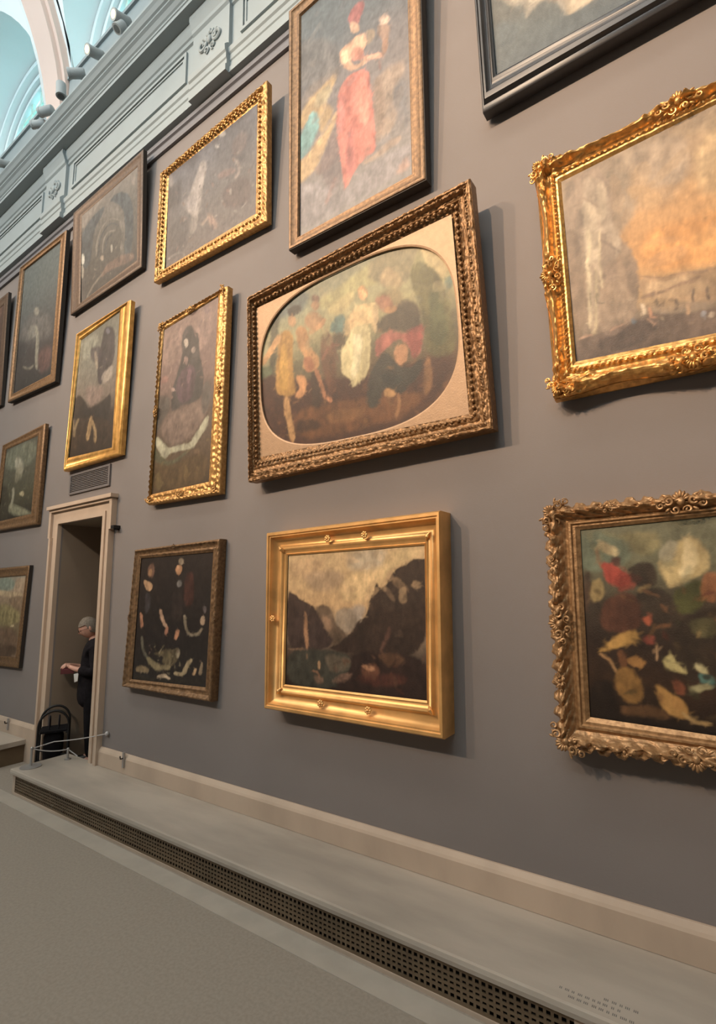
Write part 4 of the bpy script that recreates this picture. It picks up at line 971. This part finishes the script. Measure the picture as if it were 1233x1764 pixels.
for k, g in dict(lady_red=.86, battle=.80, arches=.74, black_frame=.76, dark_cloaked=.9, cloud_figure=.85, rearing=.85, sliver=.8).items(): GAIN[k] = (g, (1.0, 1.0, 1.0), .82)
GAIN['oval'] = (.72, (1.03, 1.0, .98), .86); GAIN['harbour'] = (.80, (1, 1, 1), .9); GAIN['hunt'] = (.85, (1.03, 1, .95), .84); GAIN['mountain_lake'] = (.95, (1, 1, 1), .9)
def make_picture(key):
    p = PICTURES[key]; style, mat, label, on = SPEC[key]
    O = [Vector(q) for q in p['outer']]; c = (O[2]+O[3])/2
    root = thing('framed_painting', label, 'painting', (round(c.x, 3), 0, round(c.z, 3)), group='paintings hung salon style on the grey wall')
    th = THICK[key]
    orn = dict(leaf=orn_leaf(.012, .05), bead=orn_bead(.016, .045, .62), heavy=orn_heavy(.018, .075, .012), swept=orn_swept(.022, .03)).get(on)
    seg = dict(leaf=.012, bead=.009, heavy=.008, swept=.009).get(on, 1)
    if key == 'fishmongers': orn = orn_leaf(.006, .06)
    fm = frame_mesh(p, th, style, orn, seg); nrm = fm.nrm
    fr = child(fm, 'frame', mat, root, True)
    g, tint, sat = GAIN.get(key, (1.0, (1, 1, 1), 1.0))
    paint_canvas(key, p, g, root, tint, sat)
    # back board
    m = MB(); q = [Vector(x) for x in p['inner']]; vv = []
    cen = sum(q, Vector())/4
    for x in q: x2 = cen+(x-cen)*1.06; vv.append(x2-nrm*.012)
    for x in q: x2 = cen+(x-cen)*1.06; vv.append(x2-nrm*.022)
    m.add(vv, [(0,1,2,3), (7,6,5,4), (0,4,5,1), (1,5,6,2), (2,6,7,3), (3,7,4,0)]); child(m, 'backing', 'side', root)
    return root, nrm, O, [Vector(x) for x in p['inner']]
PIC = {k: make_picture(k) for k in SPEC}

def side_strip(key, mat='side', grow=.004):
    root, nrm, O, I = PIC[key]; th = THICK[key]; c = sum(O, Vector())/4; m = MB()
    q = [x+(x-c).normalized()*grow*1.4 for x in O]; vs = [x-nrm*.006 for x in q]+[x-nrm*(th+.001) for x in q]+[x-nrm*.006-(x-c).normalized()*.01 for x in q]+[x-nrm*th-(x-c).normalized()*.01 for x in q]
    m.add(vs, [(k, (k+1)%4, 4+(k+1)%4, 4+k) for k in range(4)]+[(k, (k+1)%4, 8+(k+1)%4, 8+k) for k in range(4)]+[(4+k, 4+(k+1)%4, 12+(k+1)%4, 12+k) for k in range(4)])
    child(m, 'outer_edge', mat, root, label='dark stained outer edge')
for k in ('far_hills', 'lady_red', 'arches', 'dark_cloaked', 'sliver'): side_strip(k)

# oval mat of the large central painting
root, nrm, O, I = PIC['oval']
p = PICTURES['oval']; N = 96; m = MB(); ring = []; rect = []
for k in range(N):
    a = 2*PI*k/N+PI/4; ca, sa = math.cos(a), math.sin(a); e = 2/3.0
    ring.append((.5+.492*math.copysign(abs(ca)**e, ca), .5+.497*math.copysign(abs(sa)**e, sa)))
    s_ = max(abs(ca), abs(sa)); rect.append((.5+.505*ca/s_, .5+.505*sa/s_))
def P3(uv, d): return Vector(bil3(p['inner'], uv[0], uv[1]).tolist())+nrm*d
c0 = (.5, .5)
vs = []
for k in range(N):
    sh = (c0[0]+(ring[k][0]-.5)*1.0, c0[1]+(ring[k][1]-.5)*1.0); sl = (.5+(ring[k][0]-.5)*1.012, .5+(ring[k][1]-.5)*1.016)
    rc = rect[k] if max(abs(rect[k][0]-.5)-abs(sl[0]-.5), abs(rect[k][1]-.5)-abs(sl[1]-.5)) > 0 else sl
    vs += [P3(sh, -.005), P3(sh, .010), P3(sl, .014), P3(rc, .014)]
m.add(vs, [(4*k+j, 4*k+j+1, 4*((k+1)%N)+j+1, 4*((k+1)%N)+j) for k in range(N) for j in range(3)])
child(m, 'oval_mat', 'mat_gold', root, label='gilded spandrel panel with an oval opening')
# round beads inside the frame
def beads(key, frac, step, r, sides, name='beading', mat=None, h=0.0):
    root, nrm, O, I = PIC[key]; m = MB()
    for k in sides:
        a = O[k].lerp(I[k], frac); b_ = O[(k+1)%4].lerp(I[(k+1)%4], frac); n_ = int((b_-a).length/step)
        for q in range(n_): m.ell(a.lerp(b_, (q+.5)/n_)+nrm*h, (r*1.0, r, r), None, 8, 6)
    return child(m, name, mat or SPEC[key][1], root, True)
beads('oval', .70, .040, .0135, (0, 1, 2, 3), mat='gold_old', h=.012)
beads('oval', .26, .024, .008, (0, 1, 2, 3), name='outer_beading', mat='gold_old', h=.004)
beads('battle', .62, .045, .014, (0, 1, 2, 3), mat='gold', h=.012)
# rosettes of the landscape frame
root, nrm, O, I = PIC['mountain_lake']
for k, f in ((3, .5), (2, .36), (2, .66), (0, .38), (0, .62)):
    c = O[k].lerp(O[(k+1)%4], f).lerp(I[k].lerp(I[(k+1)%4], f), .5 if k != 3 else .4)
    m = MB(); c = c+nrm*.004
    for q in range(7): a = 2*PI*q/7; m.ell(c+Vector((.016*math.cos(a), -.006, .016*math.sin(a))), (.010, .008, .010), None, 8, 6)
    m.ell(c+Vector((0, -.010, 0)), (.010, .010, .010), None, 8, 6); child(m, 'rosette', 'gold_soft', root, True)
for k in range(4):                                  # leaf tips on the mitres
    m = MB(); a = O[k].lerp(I[k], .62); b_ = O[k].lerp(I[k], .86)
    dn = nrm*.004; m.tube([a+dn, a.lerp(b_, .5)+nrm*.012, b_+dn], [.004, .016, .004], 8); child(m, 'mitre_leaf', 'gold_soft', root, True)
# carved corner and centre ornaments
def carve(key, size, mids, mat, frac=.22, lift=.004, corners=(0, 1, 2, 3), csize=None):
    root, nrm, O, I = PIC[key]; cen = sum(O, Vector())/4
    for k in corners:
        m = MB(); c = O[k].lerp(I[k], frac)+nrm*lift; cartouche(m, c, nrm, (O[k]-I[k]).normalized(), csize or size, k); child(m, 'corner_ornament', mat, root, True)
    for k, f in mids:
        e = (O[(k+1)%4]-O[k]).normalized(); c = O[k].lerp(O[(k+1)%4], f); ci = I[k].lerp(I[(k+1)%4], f); d = (c-cen); d = (d-e*d.dot(e)).normalized()
        m = MB(); cartouche(m, c.lerp(ci, frac)+nrm*lift, nrm, d, size, 10+k); child(m, 'centre_ornament', mat, root, True)
carve('harbour', .085, ((0, .5), (1, .5), (2, .5), (3, .5)), 'gold_bright', .26, -.004, csize=.075)
carve('hunt', .085, ((0, .5), (1, .5), (2, .5), (3, .5)), 'gold_pale', .26, 0, csize=.085)
carve('hunt', .045, ((0, .24), (0, .76), (2, .25), (2, .75), (3, .26), (3, .76)), 'gold_pale', .2, 0, corners=())
carve('cloud_figure', .05, ((1, .5), (3, .5), (2, .5), (0, .5)), 'gold', .4, 0, csize=.055)
# little sprigs on the dark painting's frame
carve('fishmongers', .03, ((0, .5), (1, .5), (3, .5)), 'bronze', .1, -.006, corners=())

# ---------------------------------------------------------------- rope barrier by the door
bar = thing('rope_barrier', 'low steel post barrier with thin pale cords at the foot of the doorway', 'barrier', (-5.50, -.40, .22))
def post(x, y, z0, h, base):
    m = MB(); m.tube([(x,y,z0+.004), (x,y,z0+h)], .011, 12); o = child(m, 'post', 'steel', bar, True)
    m = MB(); m.tube([(x,y,z0), (x,y,z0+.008), (x,y,z0+.012)], [base, base, base*.3], 24); child(m, 'base', 'steel', o, True)
    m = MB(); m.ell((x,y,z0+h), (.014,.014,.012)); child(m, 'cap', 'steel', o, True)
post(-5.50, -.40, .22, .17, .09)
post(-5.42, -.10, .22, .10, .03)
m = MB(); a = Vector((-5.50, -.40, .385)); e = Vector((-5.42, -.10, .315))
m.tube([a.lerp(e, k/8)+Vector((0, 0, -.02*math.sin(PI*k/8))) for k in range(9)]+[Vector((-5.34, -.045, .25))], .005, 6); child(m, 'cord', 'cord', bar, True)
m = MB(); a = Vector((-5.50, -.20, .40)); e = Vector((-4.87, -.02, .52))
m.tube([Vector((-5.50, -.40, .385)), a]+[a.lerp(e, k/10)+Vector((0, 0, -.01*math.sin(PI*k/10))) for k in range(11)], .005, 6); child(m, 'cord', 'cord', bar, True)
m = MB(); m.ell(e, (.02, .018, .02)); child(m, 'wall_knob', 'cord', bar, True)

# ---------------------------------------------------------------- the visitor
def skin(name, verts, edges, radii, mat, parent, sub=1, root=0):
    me = bpy.data.meshes.new(name); me.from_pydata(verts, edges, []); o = bpy.data.objects.new(name, me); COL.objects.link(o); o.parent = parent
    md = o.modifiers.new('skin', 'SKIN'); md.use_smooth_shade = True
    sv = me.skin_vertices[0].data if me.skin_vertices else None
    if sv is None:
        bm = bmesh.new(); bm.from_mesh(me); bm.verts.layers.skin.verify(); bm.to_mesh(me); bm.free(); sv = me.skin_vertices[0].data
    for i, r in enumerate(radii):
        sv[i].radius = (r, r) if not isinstance(r, tuple) else r; sv[i].use_root = (i == root)
    s = o.modifiers.new('sub', 'SUBSURF'); s.levels = sub; s.render_levels = sub
    me.materials.append(M[mat]); return o
per = thing('person', 'grey-haired person in black standing in the doorway, head bent, holding a dark red case', 'person', (-5.83, .34, 0), math.radians(-28))
# body: faces -Y
V = [(0, 0, .84), (0, .01, .98), (0, .015, 1.12), (0, .01, 1.24), (0, -.02, 1.325), (0, -.045, 1.38)]
E_ = [(0, 1), (1, 2), (2, 3), (3, 4), (4, 5)]; Rr = [.12, .115, .13, .12, .055, .05]
def limb(start, pts, rs):
    prev = start
    for q, r in zip(pts, rs): V.append(q); Rr.append(r); E_.append((prev, len(V)-1)); prev = len(V)-1
    return prev
for s in (-1, 1):
    limb(0, [(s*.085, 0, .76), (s*.09, -.01, .44), (s*.09, .02, .10), (s*.09, -.02, .05), (s*.095, -.12, .035)], [.085, .055, .038, .036, .026])
    w = limb(3, [(s*.155, .01, 1.225), (s*.20, .0, .985), (s*.13, -.19, 1.035), (s*.085, -.235, 1.055), (s*.06, -.265, 1.065)], [.052, .038, .028, .024, .022])
    for k, (dx, dy, dz, r) in enumerate(((-.022, -.05, .012, .0085), (-.008, -.058, .006, .009), (.007, -.055, .0, .009), (.02, -.045, -.006, .008))):
        bx, by, bz = V[w]; limb(w, [(bx+dx, by+dy*.55, bz+dz), (bx+dx-s*.006, by+dy, bz+dz-.016), (bx+dx-s*.012, by+dy-.008, bz+dz-.034)], [r, r*.92, r*.8])
    bx, by, bz = V[w-1]; limb(w-1, [(bx-s*.024, by-.022, bz+.012), (bx-s*.036, by-.05, bz+.006)], [.010, .009])
skin('body', V, E_, Rr, 'skin', per, 2)
# head: shaped ellipsoid with brow, nose, chin, bent forward
tilt = Matrix.Rotation(math.radians(22), 3, 'X')
hc = Vector((0, -.085, 1.465))
m = MB(); vs = []; fs = []; nu, nv = 28, 22
for j in range(nv+1):
    t = PI*j/nv
    for i in range(nu):
        a = 2*PI*i/nu; x = math.sin(t)*math.cos(a); y = math.sin(t)*math.sin(a); z = math.cos(t)
        px, py, pz = .074*x, .096*y, .115*z
        if z < 0: px *= 1-.28*z*z; py *= 1-.12*z*z*(1 if y > 0 else 0)
        fr = max(0, -y)
        px, py = px, py
        py -= .024*fr**6*math.exp(-((x)/.16)**2)*math.exp(-((z+.18)/.16)**2)       # nose
        py -= .007*fr**3*math.exp(-((z-.22)/.12)**2)                                 # brow
        py += .010*fr**4*(math.exp(-((abs(x)-.38)/.16)**2))*math.exp(-((z-.02)/.12)**2)  # eye sockets
        py -= .006*fr**5*math.exp(-((x)/.25)**2)*math.exp(-((z+.52)/.07)**2)          # lips
        py -= .010*fr**3*math.exp(-((x)/.3)**2)*math.exp(-((z+.85)/.14)**2)           # chin
        vs.append(hc+tilt.inverted()@Vector((px, py, pz)) if False else hc+tilt@Vector((px, py, pz)))
for j in range(nv):
    for i in range(nu): fs.append((j*nu+i, (j+1)*nu+i, (j+1)*nu+(i+1)%nu, j*nu+(i+1)%nu))
m.add(vs, fs)
for s in (-1, 1):
    m.ell(hc+tilt@Vector((s*.074, .012, -.005)), (.010, .018, .030), tilt, 10, 8)
m.build('head', 'skin', per, 'all')
for s in (-1, 1):
    m = MB(); m.ell(hc+tilt@Vector((s*.029, -.083, .002)), (.011, .008, .006), tilt, 8, 6); m.build('eye', 'plastic_black', per, True)
m = MB(); vs = []; fs = []
for j in range(13):
    
    for i in range(nu):
        a = 2*PI*i/nu; t = PI*(.62+.16*max(0, math.sin(a)))*j/12; x = math.sin(t)*math.cos(a); y = math.sin(t)*math.sin(a); z = math.cos(t)
        k = 1.0; zz = z
        if y < -.2 and z < .38: zz = max(z, .38); k = .985
        g = 1+.02*noise.noise(Vector((x*6, y*6, z*6)))
        vs.append(hc+tilt@Vector((.082*x*k*g, .106*y*k*g+.004, .127*zz*g)))
for j in range(12):
    for i in range(nu): fs.append((j*nu+i, (j+1)*nu+i, (j+1)*nu+(i+1)%nu, j*nu+(i+1)%nu))
m.add(vs, fs); m.build('hair', 'hair', per, 'all', )
m = MB()
for s in (-1, 1):
    ringp = [hc+tilt@Vector((s*.032+.021*math.cos(a), -.104, .0+.015*math.sin(a))) for a in [2*PI*k/12 for k in range(13)]]; m.tube(ringp, .0022, 6)
    m.tube([hc+tilt@Vector((s*.053, -.102, .003)), hc+tilt@Vector((s*.078, -.05, .004)), hc+tilt@Vector((s*.08, .01, .0))], .002, 6)
m.tube([hc+tilt@Vector((-.011, -.106, .002)), hc+tilt@Vector((.011, -.106, .002))], .002, 6); m.build('glasses', 'plastic_black', per, True)
# clothes
V = [(0, 0, .56), (0, .0, .80), (0, .01, .98), (0, .015, 1.12), (0, .01, 1.24), (0, -.025, 1.37)]; E_ = [(0,1),(1,2),(2,3),(3,4),(4,5)]; Rr = [.18, .18, .17, .17, .15, .082]
for s in (-1, 1): limb(4, [(s*.16, .01, 1.225), (s*.21, .0, .98), (s*.145, -.165, 1.03)], [.078, .066, .050])
skin('cardigan', V, E_, Rr, 'black_knit', per, 2)
V = [(0, 0, 1.0), (0, 0, .78)]; E_ = [(0, 1)]; Rr = [.15, .165]
for s in (-1, 1): limb(1, [(s*.088, 0, .68), (s*.095, -.01, .44), (s*.095, .015, .07)], [.10, .075, .062])
skin('trousers', V, E_, Rr, 'black_cloth', per, 2)
for s in (-1, 1):
    m = MB(); m.ell((s*.095, -.05, .036), (.046, .13, .038)); m.build('shoe', 'shoe', per, 'all')
m = MB(); m.box(-.012, .012, -.30, -.27, 1.05, 1.07); 
def local(per, p): return per.matrix_basis @ Vector(p)
per_m = Matrix.Translation(per.location) @ Matrix.Rotation(per.rotation_euler.z, 4, 'Z')
def at_person(mb): mb.v = [tuple(per_m @ Vector(v)) for v in mb.v]; return mb
m = MB(); pts = [(-.085, -.33, .985), (.085, -.33, .985), (.10, -.20, .985), (-.10, -.20, .985)]
m.add([(x, y, z) for x, y, z in pts]+[(x*1.0, y, 1.035) for x, y, z in pts]+[(x*.8, y*1.0+.0, 1.045) for x, y, z in pts], [(0,3,2,1),(0,1,5,4),(1,2,6,5),(2,3,7,6),(3,0,4,7),(4,5,9,8),(5,6,10,9),(6,7,11,10),(7,4,8,11),(8,9,10,11)])
tag(at_person(m).build('case', 'red_leather', smooth=True), 'dark red folded case held in the hands of the person in black', 'case')
m = MB(); m.add([(.165, -.20, .985), (.165, -.155, .995), (.175, -.16, .91), (.175, -.19, .90), (.160, -.20, .985), (.160, -.155, .995), (.170, -.16, .91), (.170, -.19, .90)], [(0,1,2,3), (7,6,5,4), (0,4,5,1), (1,5,6,2), (2,6,7,3), (3,7,4,0)])
tag(at_person(m).build('leaflet', 'paper'), 'small white folded leaflet at the waist of the person in black', 'leaflet')

# walking frame with bag, in front of the visitor
t = thing('walking_frame', 'dark folding walking frame standing at the feet of the person in black', 'walking frame', (-5.90, -.02, 0), math.radians(-28)); t.scale = (.86, .86, .94)
def arcp(x, y0, y1, z0, z1, n=14): 
    c = (y0+y1)/2; r = (y1-y0)/2
    return [(x, y0, z0)]+[(x, c-r*math.cos(PI*k/n), z1+r*1.0*math.sin(PI*k/n)) for k in range(n+1)]+[(x, y1, z0)]
for x in (-.17, .17):
    m = MB(); m.tube(arcp(x, -.16, .16, .06, .52), .013, 10); m.build('side_frame', 'plastic_black', t, True)
    for y in (-.16, .16):
        m = MB(); m.tube([(x-.014, y, .05), (x+.014, y, .05)], [.05, .05], 18); m.build('wheel', 'plastic_black', t, True)
for p0, p1 in (((-.17, -.14, .44), (.17, -.14, .44)), ((-.17, .14, .44), (.17, .14, .44)), ((-.17, -.15, .2), (.17, .15, .2))):
    m = MB(); m.tube([p0, p1], .010, 8); m.build('cross_bar', 'plastic_black', t, True)
m = MB(); m.box(-.16, .16, -.14, .14, .445, .465); m.build('seat', 'black_cloth', t)
m = MB(); vs = []
for z, sx, sy in ((.07, .12, .07), (.09, .14, .10), (.25, .145, .11), (.38, .14, .11), (.44, .13, .09)):
    for k in range(16):
        a = 2*PI*k/16; ca, sa = math.cos(a), math.sin(a); vs.append((sx*math.copysign(abs(ca)**.6, ca), sy*math.copysign(abs(sa)**.6, sa), z))
m.add(vs, [(j*16+k, j*16+(k+1)%16, (j+1)*16+(k+1)%16, (j+1)*16+k) for j in range(4) for k in range(16)]+[tuple(range(16))[::-1], tuple(64+k for k in range(16))])
bag = m.build('bag', 'black_cloth', t, True); bag['label'] = 'black bag hanging under the seat'
for y in (-.05, .05):
    m = MB(); m.tube([(-.08, y, .44)]+[(-.08*math.cos(PI*k/10), y, .47+.13*math.sin(PI*k/10)) for k in range(11)]+[(.08, y, .44)], .008, 8); m.build('handle', 'black_knit', bag, True)
